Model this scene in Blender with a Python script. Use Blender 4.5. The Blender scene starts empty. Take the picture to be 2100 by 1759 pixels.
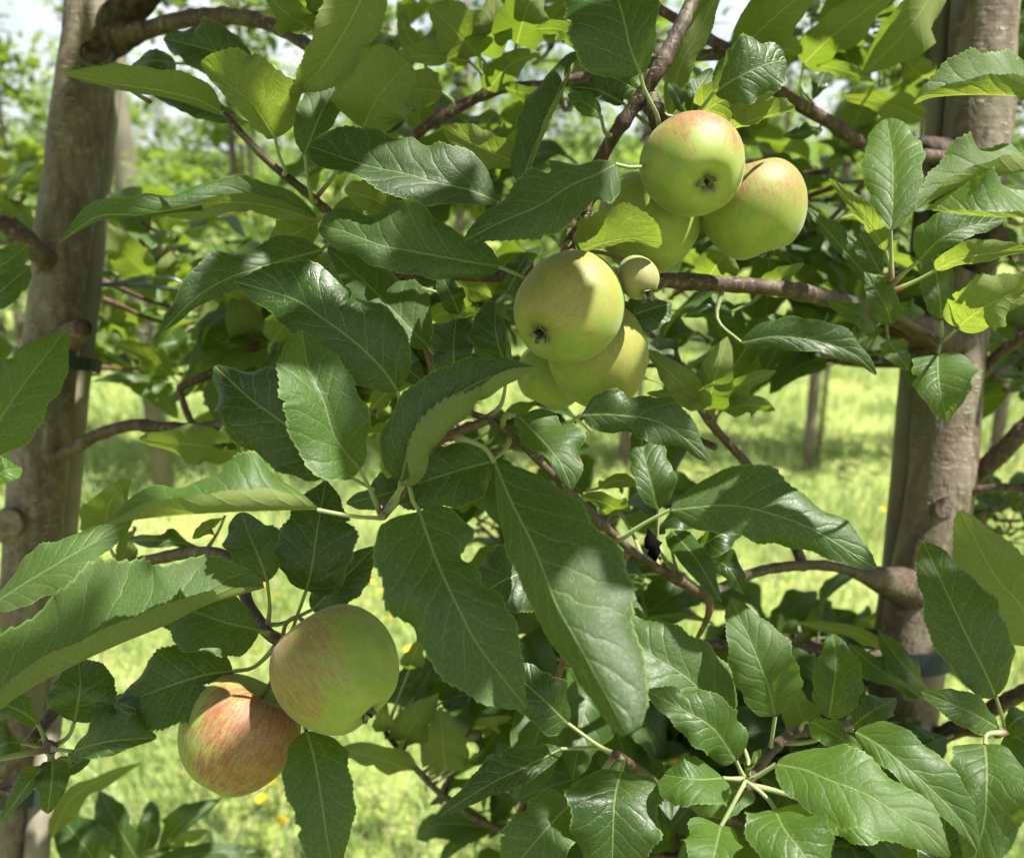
import bpy, math, random
import numpy as np
from mathutils import Vector, Matrix, noise as mnoise
R = math.radians
SC = bpy.context.scene
COL = SC.collection
random.seed(7); RNG = np.random.default_rng(7)

# ------------------------------------------------------------------ camera, sky, sun, exposure
CAM_H, PITCH, FPX = 1.45, R(17), 1762.0          # FPX: focal length for a 2100 px wide frame
FOCUS = 0.44
cam = bpy.data.cameras.new('camera'); camo = bpy.data.objects.new('camera', cam); COL.objects.link(camo)
cam.sensor_width = 36; cam.lens = 36*FPX/2100; cam.clip_start = 0.02; cam.clip_end = 2000
camo.location = (0, 0, CAM_H); camo.rotation_euler = (R(90)-PITCH, 0, 0)
cam.dof.use_dof = True; cam.dof.focus_distance = FOCUS; cam.dof.aperture_fstop = 8.0; cam.dof.aperture_blades = 0
SC.camera = camo
CAM = Vector((0, 0, CAM_H))
FWD = Vector((0, math.cos(PITCH), -math.sin(PITCH))); UP = Vector((0, math.sin(PITCH), math.cos(PITCH))); RT = Vector((1, 0, 0))

SUN_EL, SUN_AZ = 63, 104       # azimuth from +Y (view direction) towards +X
sd = Vector((math.sin(R(SUN_AZ))*math.cos(R(SUN_EL)), math.cos(R(SUN_AZ))*math.cos(R(SUN_EL)), math.sin(R(SUN_EL))))
sun = bpy.data.lights.new('sun', 'SUN'); suno = bpy.data.objects.new('sun', sun); COL.objects.link(suno)
sun.energy = 5.0; sun.angle = R(0.53); sun.color = (1, 0.955, 0.88)
suno.location = (3, -1, 6); suno.rotation_euler = (-sd).to_track_quat('-Z', 'Y').to_euler()

W = bpy.data.worlds.new('World'); SC.world = W; W.use_nodes = True
wn = W.node_tree.nodes; wl = W.node_tree.links; wn.clear()
wo = wn.new('ShaderNodeOutputWorld'); wb = wn.new('ShaderNodeBackground'); wb.inputs['Strength'].default_value = 0.068
sky = wn.new('ShaderNodeTexSky'); sky.sky_type = 'NISHITA'; sky.sun_disc = False
sky.sun_elevation = R(SUN_EL); sky.sun_rotation = R(SUN_AZ); sky.air_density = 1.0; sky.dust_density = 1.6; sky.ozone_density = 1.0
tc = wn.new('ShaderNodeTexCoord'); mp = wn.new('ShaderNodeMapping'); mp.inputs['Scale'].default_value = (1, 1, 2.6)
nz = wn.new('ShaderNodeTexNoise'); nz.inputs['Scale'].default_value = 2.6; nz.inputs['Detail'].default_value = 6
rmp = wn.new('ShaderNodeValToRGB'); rmp.color_ramp.elements[0].position = 0.34; rmp.color_ramp.elements[1].position = 0.54
mxs = wn.new('ShaderNodeMix'); mxs.data_type = 'RGBA'; mxs.inputs[7].default_value = (5.6, 5.8, 6.2, 1)
wl.new(tc.outputs['Generated'], mp.inputs['Vector']); wl.new(mp.outputs[0], nz.inputs['Vector']); wl.new(nz.outputs['Fac'], rmp.inputs['Fac'])
wl.new(rmp.outputs['Color'], mxs.inputs[0]); wl.new(sky.outputs[0], mxs.inputs[6]); wl.new(mxs.outputs[2], wb.inputs['Color']); wl.new(wb.outputs[0], wo.inputs[0])
SC.view_settings.view_transform = 'Standard'; SC.view_settings.look = 'None'; SC.view_settings.gamma = 1
SC.view_settings.use_curve_mapping = False; SC.view_settings.exposure = 1.6
SC.render.engine = 'CYCLES'; SC.cycles.use_denoising = True
SC.cycles.max_bounces = 6; SC.cycles.transmission_bounces = 4; SC.cycles.diffuse_bounces = 4; SC.cycles.glossy_bounces = 2; SC.cycles.sample_clamp_indirect = 5
SC.cycles.use_adaptive_sampling = True; SC.cycles.adaptive_threshold = 0.03

# ------------------------------------------------------------------ helpers
def P3(px, py, d):                    # a point of the place seen at (px,py) of a 2100x1759 frame, d metres deep
    return CAM + d*(FWD + ((px-1050)/FPX)*RT + ((879.5-py)/FPX)*UP)
def to_px(p):
    v = p-CAM; d = v.dot(FWD)
    return (1050+FPX*v.dot(RT)/d, 879.5-FPX*v.dot(UP)/d, d)
def on_ground(px, py):
    dr = FWD+((px-1050)/FPX)*RT+((879.5-py)/FPX)*UP
    return CAM+dr*(CAM_H/-dr.z)
WLOC = {}
def link(name, data, loc=(0, 0, 0), parent=None, **props):
    o = bpy.data.objects.new(name, data); COL.objects.link(o); WLOC[o.name] = Vector(loc)
    if parent is not None:
        o.parent = parent; o.location = Vector(loc)-WLOC[parent.name]
    else: o.location = loc
    for k, v in props.items(): o[k] = v
    return o
def thing(name, label, cat, loc, data=None, group=None):
    o = link(name, data, loc, label=label, category=cat)
    if group: o['group'] = group
    return o
def mesh(name, V, F, mats, smooth=True, mi=None, uvs=None):
    me = bpy.data.meshes.new(name); me.from_pydata([tuple(v) for v in V], [], F)
    for m in mats: me.materials.append(m)
    n = len(me.polygons)
    if smooth: me.polygons.foreach_set('use_smooth', [True]*n)
    if mi is not None: me.polygons.foreach_set('material_index', mi)
    if uvs:
        li = np.empty(len(me.loops), dtype=np.int32); me.loops.foreach_get('vertex_index', li)
        for nm, arr in uvs.items():
            l = me.uv_layers.new(name=nm); l.data.foreach_set('uv', np.asarray(arr, dtype=np.float32)[li].ravel())
    me.update(); return me
def catmull(pts, us):
    pts = [Vector(p) for p in pts]
    if len(pts) == 2: return [pts[0].lerp(pts[1], u) for u in us]
    L = [0]
    for a, b in zip(pts, pts[1:]): L.append(L[-1]+(b-a).length)
    out = []
    ext = [pts[0]*2-pts[1]]+pts+[pts[-1]*2-pts[-2]]
    for u in us:
        s = u*L[-1]; i = 0
        while i < len(pts)-2 and s > L[i+1]: i += 1
        t = (s-L[i])/max(L[i+1]-L[i], 1e-9)
        p0, p1, p2, p3 = ext[i], ext[i+1], ext[i+2], ext[i+3]
        out.append(0.5*((2*p1)+(p2-p0)*t+(2*p0-5*p1+4*p2-p3)*t*t+(3*p1-p0-3*p2+p3)*t**3))
    return out
def tube_vf(path, rad, k=8, cap=True, rough=0, seed=0):
    """rings along a path of Vectors; rad: list of radii"""
    V, F = [], []
    n = len(path); ref = None
    for i, p in enumerate(path):
        t = (path[min(i+1, n-1)]-path[max(i-1, 0)]).normalized()
        if ref is None: ref = t.orthogonal().normalized()
        ref = (ref-t*ref.dot(t)).normalized(); b = t.cross(ref)
        for j in range(k):
            a = 2*math.pi*j/k; dvec = ref*math.cos(a)+b*math.sin(a); r = rad[i]
            if rough: r *= 1+rough*mnoise.noise((p+dvec*rad[i])*(0.45/rad[i])+Vector((seed, 0, 0)))
            V.append(p+dvec*r)
    for i in range(n-1):
        for j in range(k):
            F.append((i*k+j, i*k+(j+1) % k, (i+1)*k+(j+1) % k, (i+1)*k+j))
    if cap:
        F.append(tuple(range(k-1, -1, -1))); F.append(tuple((n-1)*k+j for j in range(k)))
    return V, F

# ------------------------------------------------------------------ materials
class NT:
    def __init__(s, name):
        s.m = bpy.data.materials.new(name); s.m.use_nodes = True; s.t = s.m.node_tree; s.t.nodes.clear()
        s.out = s.t.nodes.new('ShaderNodeOutputMaterial')
    def n(s, typ, ins=None, **at):
        nd = s.t.nodes.new('ShaderNode'+typ)
        for k, v in at.items(): setattr(nd, k, v)
        for k, v in (ins or {}).items(): s.set(nd.inputs[k], v)
        return nd
    def set(s, sock, v):
        if isinstance(v, bpy.types.NodeSocket): s.t.links.new(v, sock)
        elif isinstance(v, bpy.types.Node): s.t.links.new(v.outputs[0], sock)
        else:
            if isinstance(v, tuple) and len(v) == 3 and sock.type == 'RGBA': v = (*v, 1)
            sock.default_value = v
    def math(s, op, a, b=0.0, c=0.0, clamp=False):
        nd = s.n('Math', operation=op, use_clamp=clamp); s.set(nd.inputs[0], a); s.set(nd.inputs[1], b); s.set(nd.inputs[2], c); return nd.outputs[0]
    def mix(s, f, a, b, blend='MIX'):
        nd = s.n('Mix', data_type='RGBA', blend_type=blend); s.set(nd.inputs[0], f); s.set(nd.inputs[6], a); s.set(nd.inputs[7], b); return nd.outputs[2]
    def ss(s, x, a, b, lo=0.0, hi=1.0):
        nd = s.n('MapRange', interpolation_type='SMOOTHSTEP'); s.set(nd.inputs['Value'], x)
        for k, v in zip(('From Min', 'From Max', 'To Min', 'To Max'), (a, b, lo, hi)): s.set(nd.inputs[k], v)
        return nd.outputs[0]
    def noise(s, vec, scale, detail=3, rough=0.55):
        nd = s.n('TexNoise', {'Scale': scale, 'Detail': detail, 'Roughness': rough})
        if vec is not None: s.set(nd.inputs['Vector'], vec)
        return nd.outputs['Fac']
    def surf(s, sh): s.set(s.out.inputs['Surface'], sh); return s.m
    def mapped(s, vec, scale):
        return s.n('Mapping', {'Vector': vec, 'Scale': scale}).outputs[0]

def leaf_material(name, fine=True, dark=1.0, old=False):
    k = NT(name)
    uv = k.n('UVMap', uv_map='blade').outputs[0]; ph = k.n('UVMap', uv_map='metric').outputs[0]
    sx = k.n('SeparateXYZ', {0: uv}); u, v = sx.outputs[0], sx.outputs[1]
    sp = k.n('SeparateXYZ', {0: ph}); py = sp.outputs[1]
    oi = k.n('ObjectInfo'); rnd = oi.outputs['Random']
    tone = k.n('SeparateColor', {0: oi.outputs['Color']}).outputs[0]
    av = k.math('ABSOLUTE', v); side = k.math('MULTIPLY', k.math('GREATER_THAN', v, 0.0), 0.5)
    off = k.math('MULTIPLY', rnd, 37.0)
    nvec = k.n('CombineXYZ', {0: sp.outputs[0], 1: py, 2: off}).outputs[0]
    wob = k.math('MULTIPLY', k.math('SUBTRACT', k.noise(nvec, 60, 2), 0.5), 0.75)
    s = k.math('ADD', k.math('MULTIPLY', k.math('SUBTRACT', u, k.math('SUBTRACT', k.math('MULTIPLY', av, 0.30), k.math('MULTIPLY', k.math('MULTIPLY', av, av), 0.10))), 8.5), k.math('ADD', side, wob))
    tri = k.math('MULTIPLY', k.math('ABSOLUTE', k.math('SUBTRACT', k.math('FRACT', s), 0.5)), 2.0)     # 1 on a vein
    vein = k.math('MULTIPLY', k.ss(tri, k.math('ADD', 0.915, k.math('MULTIPLY', av, 0.045)), 0.995), k.ss(av, 1.0, 0.72))
    mid = k.ss(k.math('ABSOLUTE', py), k.math('SUBTRACT', 0.0009, k.math('MULTIPLY', u, 0.0005)), k.math('SUBTRACT', 0.00055, k.math('MULTIPLY', u, 0.0004)))
    veins = k.math('MAXIMUM', mid, k.math('MULTIPLY', vein, 0.75))
    col_n = k.noise(nvec, 26, 4); blot = k.noise(nvec, 9, 2)
    base = k.mix(k.math('ADD', k.math('MULTIPLY', col_n, 0.6), k.math('MULTIPLY', k.math('SUBTRACT', rnd, 0.5), 0.9), clamp=True), (0.0075*dark, 0.025*dark, 0.0025*dark), (0.021*dark, 0.054*dark, 0.0055*dark))
    base = k.mix(k.math('MULTIPLY', tone, 0.8), base, (0.076, 0.155, 0.024))
    base = k.mix(k.ss(blot, 0.45, 0.72, 0, 0.5), base, (0.058, 0.092, 0.020))
    if fine:
        vo = k.n('TexVoronoi', {'Vector': nvec, 'Scale': 330.0}, feature='DISTANCE_TO_EDGE').outputs[0]
        net = k.ss(vo, 0.07, 0.01)
        vo2 = k.n('TexVoronoi', {'Vector': nvec, 'Scale': 800.0}, feature='DISTANCE_TO_EDGE').outputs[0]
        net = k.math('MAXIMUM', net, k.math('MULTIPLY', k.ss(vo2, 0.09, 0.02), 0.5))
        speck = k.ss(k.noise(nvec, 900, 2), 0.58, 0.75)
        base = k.mix(k.math('MULTIPLY', net, 0.14), base, (0.10, 0.17, 0.04))
        base = k.mix(k.math('MULTIPLY', speck, 0.16), base, (0.26, 0.32, 0.19))
    base = k.mix(k.math('MULTIPLY', veins, 0.66), base, (0.19, 0.25, 0.095))
    base = k.mix(k.ss(av, 0.95, 1.0, 0, 0.75), base, (0.17, 0.26, 0.06))
    spot = k.ss(k.noise(nvec, 45, 3), 0.71 if not old else 0.60, 0.76 if not old else 0.66)
    base = k.mix(k.math('MULTIPLY', spot, 0.9), base, (0.16, 0.07, 0.025))
    under = k.mix(col_n, (0.135, 0.17, 0.05), (0.185, 0.22, 0.08))
    under = k.mix(k.math('MULTIPLY', veins, 0.7), under, (0.27, 0.31, 0.13))
    back = k.n('NewGeometry').outputs['Backfacing']
    colr = k.mix(back, base, under)
    # relief: sunken veins, quilted blade between
    quilt = k.math('ADD', k.math('MULTIPLY', k.noise(nvec, 190, 3), 0.35), k.math('MULTIPLY', k.noise(nvec, 70, 2), 1.1))
    h = k.math('ADD', k.math('MULTIPLY', k.math('POWER', tri, 4.0), -0.5), k.math('ADD', k.math('MULTIPLY', mid, -0.8), quilt))
    if fine: h = k.math('ADD', h, k.math('MULTIPLY', net, -0.14))
    bmp = k.n('Bump', {'Strength': 0.55 if fine else 0.35, 'Distance': 0.0011, 'Height': h})
    ro = k.math('ADD', k.math('ADD', 0.33, k.math('MULTIPLY', k.math('MINIMUM', tone, 0.4), 0.25)), k.math('ADD', k.math('MULTIPLY', back, 0.3), k.math('ADD', k.math('MULTIPLY', col_n, 0.10), k.ss(blot, 0.35, 0.65, -0.04, 0.14))))
    pb = k.n('BsdfPrincipled', {'Base Color': colr, 'Roughness': ro, 'Specular IOR Level': k.math('SUBTRACT', 0.50, k.math('MULTIPLY', back, 0.34)), 'Normal': bmp})
    tr = k.mix(k.math('MULTIPLY', tone, 0.8), (0.13, 0.215, 0.012), (0.28, 0.37, 0.03))
    tr = k.mix(k.math('MULTIPLY', veins, 0.5), tr, (0.45, 0.52, 0.10))
    if fine: tr = k.mix(k.math('MULTIPLY', net, 0.45), tr, (0.48, 0.58, 0.10))
    tr = k.mix(k.math('MULTIPLY', spot, 0.8), tr, (0.10, 0.05, 0.01))
    tl = k.n('BsdfTranslucent', {'Color': tr, 'Normal': bmp})
    ms = k.n('MixShader', {0: k.math('ADD', 0.26 if fine else 0.34, k.math('MULTIPLY', tone, 0.22)), 1: pb, 2: tl})
    return k.surf(ms)

def simple(name, col, rough=0.6, spec=0.4, col2=None, scale=40, bump=0.0, bscale=80, metal=0.0):
    k = NT(name); tcn = k.n('TexCoord').outputs['Object']
    c = col if col2 is None else k.mix(k.ss(k.noise(tcn, scale, 4), 0.35, 0.65), col, col2)
    ins = {'Base Color': c, 'Roughness': rough, 'Specular IOR Level': spec, 'Metallic': metal}
    if bump: ins['Normal'] = k.n('Bump', {'Strength': bump, 'Distance': 0.002, 'Height': k.noise(tcn, bscale, 4)})
    return k.surf(k.n('BsdfPrincipled', ins))

def bark_material(name, c0, c1, c2, lent=1.0, k1=1.0):
    k = NT(name); g = k.n('TexCoord').outputs['Object']
    n1 = k.noise(k.mapped(g, (30, 30, 5)), 1.3*k1, 4); n2 = k.noise(g, 120*k1, 5)
    c = k.mix(k.ss(n1, 0.35, 0.65), c0, c1); c = k.mix(k.ss(n2, 0.45, 0.75, 0, 0.6), c, c2)
    gr = k.noise(g, 16*k1, 3); c = k.mix(k.ss(gr, 0.52, 0.7, 0, 0.55), c, (0.115, 0.115, 0.07))
    # lenticels: short pale dashes across the stem
    lv = k.n('TexVoronoi', {'Vector': k.mapped(g, (60*k1, 60*k1, 210*k1)), 'Scale': 1.0, 'Randomness': 1.0}).outputs['Distance']
    lm = k.math('MULTIPLY', k.ss(lv, 0.30, 0.20), k.ss(k.noise(g, 45*k1, 2), 0.48, 0.56))
    c = k.mix(k.math('MULTIPLY', lm, 0.75*lent), c, (0.26, 0.21, 0.14))
    rings = k.noise(k.mapped(g, (3, 3, 160*k1)), 1.0, 3)
    dk = k.ss(k.noise(k.mapped(g, (25, 25, 60)), 1.0*k1, 5), 0.62, 0.74)
    c = k.mix(k.math('MULTIPLY', dk, 0.6), c, (0.035, 0.028, 0.022))
    h = k.math('ADD', k.math('MULTIPLY', n2, 0.8), k.math('ADD', k.math('MULTIPLY', lm, 0.9), k.math('MULTIPLY', rings, 0.5)))
    crk = k.noise(k.mapped(g, (90, 90, 14)), 1.0*k1, 5, 0.7); c = k.mix(k.ss(crk, 0.57, 0.70, 0, 0.55), c, (0.055, 0.042, 0.030)); c = k.mix(k.ss(crk, 0.44, 0.34, 0, 0.4), c, (0.27, 0.25, 0.20))
    h = k.math('ADD', h, k.math('MULTIPLY', k.ss(crk, 0.52, 0.66), -0.9))
    b = k.n('Bump', {'Strength': 0.85, 'Distance': 0.0020/k1**1.3, 'Height': h})
    return k.surf(k.n('BsdfPrincipled', {'Base Color': c, 'Roughness': 0.62, 'Specular IOR Level': 0.35, 'Normal': b}))

M_LEAF = leaf_material('apple_leaf'); M_LEAFM = leaf_material('apple_leaf_plain', fine=False); M_LEAFO = leaf_material('apple_leaf_spoiled', old=True, dark=0.8)
M_BARK = bark_material('trunk_bark', (0.090, 0.062, 0.041), (0.155, 0.126, 0.092), (0.21, 0.188, 0.15))
M_BRANCH = bark_material('branch_bark', (0.040, 0.022, 0.015), (0.075, 0.045, 0.030), (0.11, 0.088, 0.068), lent=0.8, k1=2.2)
M_TWIG = bark_material('young_bark', (0.075, 0.034, 0.022), (0.11, 0.062, 0.040), (0.15, 0.12, 0.08), lent=0.8, k1=3.5)
M_KNOT = simple('knot_wood', (0.020, 0.016, 0.013), 0.85, 0.15, (0.085, 0.062, 0.046), 70, 1.0, 130)
M_SCAR = simple('cut_wood', (0.20, 0.165, 0.12), 0.7, 0.2, (0.12, 0.095, 0.07), 90, 0.4, 150)
M_STAKE = simple('bamboo_stake', (0.21, 0.185, 0.13), 0.55, 0.35, (0.135, 0.12, 0.09), 14, 0.25, 60)
M_TIE = simple('rubber_tie', (0.012, 0.022, 0.020), 0.5, 0.4, (0.02, 0.03, 0.03), 50)
M_WIRE = simple('trellis_wire', (0.17, 0.19, 0.21), 0.4, 0.5, (0.10, 0.115, 0.13), 60, metal=0.6)
M_CALYX = simple('calyx', (0.26, 0.25, 0.15), 0.8, 0.2, (0.09, 0.07, 0.04), 300)
M_DRY = simple('dry_brown', (0.10, 0.04, 0.018), 0.7, 0.3, (0.05, 0.025, 0.012), 120); M_TUFT = simple('calyx_tuft', (0.055, 0.042, 0.03), 0.8, 0.2, (0.03, 0.022, 0.016), 200)
M_MUMMY = simple('mummified', (0.004, 0.003, 0.003), 0.95, 0.05)
def petiole_material():
    k = NT('petiole'); uv = k.n('UVMap', uv_map='blade').outputs[0]; x = k.n('SeparateXYZ', {0: uv}).outputs[0]
    c = k.mix(k.ss(x, -0.72, -1.0), (0.20, 0.24, 0.085), (0.16, 0.06, 0.045))
    return k.surf(k.n('BsdfPrincipled', {'Base Color': c, 'Roughness': 0.55, 'Specular IOR Level': 0.4, 'Sheen Weight': 0.2}))
M_PET = petiole_material()

# ------------------------------------------------------------------ the leaf
def outline(u, p, q):
    um = p/(p+q); return (u/um)**p*((1-u)/(1-um))**q if 0 < u < 1 else 0.0
def blade(mid, wl, wr, al=(14, -14), ar=(14, -14), roll=0, twist=0, wave=10, wf=1.7, teeth=28, m=6, p=0.52, q=0.80, seed=0, under=False, view=None, notch=0, tilt=0.0):
    """a leaf blade round the 3-D midrib `mid` (base to tip). wl/wr: half widths in metres; al/ar: how each half leaves the midrib and ends (degrees towards the viewer)"""
    al, ar = [tuple(x*1.45 if abs(x) < 60 else x for x in q_) for q_ in (al, ar)]
    rs = random.Random(seed); ph1, ph2, ph3 = rs.uniform(0, 6.28), rs.uniform(0, 6.28), rs.uniform(0, 6.28); rq = rs.uniform(-0.8, 1.4); bites = [(rs.choice((-1, 1)), rs.uniform(0.25, 0.85), rs.uniform(0.012, 0.03), rs.uniform(0.12, 0.3)) for _ in range(rs.choice((0, 0, 0, 1, 1)))]; wf = wf*rs.uniform(0.8, 1.35)
    n = teeth*3 if m > 4 else teeth
    us = [i/n for i in range(n+1)]; us[0] = 0.004; us[-1] = 0.996
    C = catmull(mid, us); L = sum((b-a).length for a, b in zip(C, C[1:]))
    V, UV, MT = [], [], []; side_n = 2*m+1
    for i, u in enumerate(us):
        T = (C[min(i+1, n)]-C[max(i-1, 0)]).normalized()
        vw = (view if view is not None else (CAM-C[i]).normalized()+UP*tilt).normalized()
        S = vw.cross(T)
        S = S.normalized() if S.length > 1e-4 else T.orthogonal().normalized()
        N = T.cross(S); ra = R(roll+twist*u); S, N = S*math.cos(ra)+N*math.sin(ra), N*math.cos(ra)-S*math.sin(ra)
        o = outline(u, p, q)
        if m > 4:
            ti = i % 3; tooth = (0.0, 0.42, 1.0)[ti]*0.040*min(1, 6*u)*min(1, 8*(1-u))*(0.75+0.5*rs.random()); fw = (0.0, 0.1, 0.55)[ti]*L/n*3*0.33
        else: tooth = 0; fw = 0
        row = [None]*side_n; ruv = [None]*side_n; rmt = [None]*side_n
        for sgn, w, an, ph in ((1, wl, al, ph1), (-1, wr, ar, ph2)):
            lob = 1+0.07*math.sin(2*math.pi*2.3*u+ph3+sgn)+0.04*math.sin(2*math.pi*5.7*u+ph1)
            if notch and sgn == (1 if notch > 0 else -1): lob *= 1-0.45*math.exp(-((u-abs(notch))/0.06)**2)
            for bs, bu, bw, bd in bites:
                if bs == sgn: lob *= 1-bd*math.exp(-((u-bu)/bw)**2)
            ww = w*o*lob; x = y = 0.0; row[m] = C[i]; ruv[m] = (u, 0); rmt[m] = (u*L, 0)
            for j in range(1, m+1):
                vv = (j-0.5)/m
                th = R(an[0]+(an[1]-an[0])*vv**1.3+1.75*wave*vv*math.sin(2*math.pi*wf*u+ph)*(2.0 if j == m else 1.3)+0.8*wave*math.sin(2*math.pi*(3.6+rq)*u+ph3+sgn)*vv**2)
                dl = ww/m*(1+(tooth*m if j == m else 0))
                x += math.cos(th)*dl; y += math.sin(th)*dl
                pt = C[i]+S*(sgn*x)+N*y
                if j == m: pt = pt+T*fw
                row[m+sgn*j] = pt; ruv[m+sgn*j] = (u, sgn*j/m); rmt[m+sgn*j] = (u*L, sgn*ww*j/m)
        V += row; UV += ruv; MT += rmt
    F = []
    for i in range(n):
        for j in range(side_n-1):
            a = i*side_n+j; f = (a, a+1, a+side_n+1, a+side_n)          # right to left across, base to tip along: normal +N is (a,...) reversed below
            F.append(f if under else f[::-1])
    return V, F, UV, MT
def add_petiole(V, F, UV, MT, MI, path, r0=0.0012, r1=0.0010, k=6):
    us = [i/8 for i in range(9)]; C = catmull(path, us)
    v, f = tube_vf(C, [r0*1.45+(r1-r0*1.45)*min(1, u*1.6) for u in us], k, cap=False)
    b = len(V); V += v; F += [tuple(b+q for q in g) for g in f]
    for u in us:
        UV += [(-1+u*0.98, 0)]*k; MT += [(-1, 0)]*k
    MI += [1]*len(f)

BR = {}           # branch polylines for finding where a leaf is attached: list of (object, [points])
TREES = {}
BRANCHES = []
def nearest_branch(p, tree=None):
    best = None
    for o, pts, tk in BRANCHES:
        if tree and tk != tree: continue
        for a, b in zip(pts, pts[1:]):
            t = max(0, min(1, (p-a).dot(b-a)/max((b-a).length_squared, 1e-9))); q = a.lerp(b, t); d = (p-q).length
            if best is None or d < best[0]: best = (d, q, o)
    return best
NLEAF = 0
def leaf(px, w, d=0.45, pet=None, al=(14, -14), ar=(14, -14), tone=0.3, fine=True, mat=None, maxpet=0.06, tilt=None, **kw):
    """px: midrib from base to tip in frame pixels (optionally with its own depth); w: half widths (left, right of the way to the tip) in pixels"""
    global NLEAF; NLEAF += 1
    d0, d1 = d if isinstance(d, tuple) else (d, d-0.012)
    n = len(px); mid = []; tl = math.tan(R((-22 if kw.get('under') else 21+random.Random(NLEAF*7).uniform(-9, 11)) if tilt is None else tilt))
    if not fine: tl *= 1.3
    for i, q in enumerate(px):
        t = i/(n-1); dd = q[2] if len(q) > 2 else d0+(d1-d0)*t-0.012*math.sin(math.pi*t)*(1 if fine else 2)+tl*(px[0][1]-q[1])*d0/FPX
        mid.append(P3(q[0], q[1], dd))
    sc = (d0+d1)/2/FPX
    kw.setdefault('seed', NLEAF)
    if not fine: kw.setdefault('teeth', 12); kw.setdefault('m', 3)
    V, F, UV, MT = blade(mid, w[0]*sc, w[1]*sc, al=al, ar=ar, tilt=tl, **kw); MI = [0]*len(F)
    base = mid[0]; T = (mid[1]-mid[0]).normalized()
    if pet:
        pp = [P3(q[0], q[1], q[2] if len(q) > 2 else d0+0.004*(len(pet)-i)) for i, q in enumerate(pet)]; root = pp[0]; path = pp+[base]
        nb = nearest_branch(root)
        if 0.004 < nb[0] < 0.035: path = [nb[1]]+path
    else:
        nb = nearest_branch(base)
        if nb[0] < maxpet: root = nb[1]; path = [root, root.lerp(base, 0.55)-T*nb[0]*0.25, base]
        else:
            root = base-T*0.022+(FWD*0.012); path = [root, base-T*0.011, base]
    add_petiole(V, F, UV, MT, MI, path)
    V = [v-base for v in V]
    me = mesh('leaf', V, F, [mat or (M_LEAF if fine else M_LEAFM), M_PET], mi=MI, uvs={'blade': UV, 'metric': MT})
    o = link('leaf', me, base, parent=nearest_branch(base)[2]); o.color = (tone, 0, 0, 1)
    return o

# ------------------------------------------------------------------ ground, hills, grass
def ground_material():
    k = NT('meadow_ground'); g = k.n('TexCoord').outputs['Object']
    a = k.noise(g, 1.1, 5); b = k.noise(g, 14, 4); f = k.noise(k.mapped(g, (60, 60, 60)), 1.0, 3)
    c = k.mix(k.ss(a, 0.35, 0.65), (0.17, 0.22, 0.05), (0.26, 0.30, 0.09)); c = k.mix(k.ss(b, 0.5, 0.72, 0, 0.6), c, (0.30, 0.25, 0.13))
    c = k.mix(k.ss(f, 0.45, 0.7, 0, 0.5), c, (0.11, 0.17, 0.025))
    bm = k.n('Bump', {'Strength': 0.8, 'Distance': 0.03, 'Height': f})
    return k.surf(k.n('BsdfPrincipled', {'Base Color': c, 'Roughness': 0.9, 'Specular IOR Level': 0.1, 'Normal': bm}))
gm = ground_material()
link('ground', mesh('ground', [(-600, -600, 0), (600, -600, 0), (600, 600, 0), (-600, 600, 0)], [(0, 1, 2, 3)], [gm], smooth=False), kind='structure')
V, F = [], []; nx = 60
for r_, (yy, hh) in enumerate(((55, 0.0), (80, 2.0), (120, 5.5), (190, 8.5), (300, 10))):
    for i in range(nx+1):
        x = -420+840*i/nx; V.append((x, yy, hh*(0.75+0.6*mnoise.noise(Vector((x*0.012, r_*0.4, 3.1))))-0.4*(r_ == 0)))
for r_ in range(4):
    for i in range(nx): a = r_*(nx+1)+i; F.append((a, a+1, a+nx+2, a+nx+1))
hm = NT('far_hill'); hg = hm.n('TexCoord').outputs['Object']
hc = hm.mix(hm.ss(hm.noise(hg, 0.06, 5), 0.45, 0.58), (0.12, 0.17, 0.05), (0.035, 0.07, 0.03))
link('hills', mesh('hills', V, F, [hm.surf(hm.n('BsdfPrincipled', {'Base Color': hc, 'Roughness': 1.0, 'Specular IOR Level': 0.0}))]), kind='structure')

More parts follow.
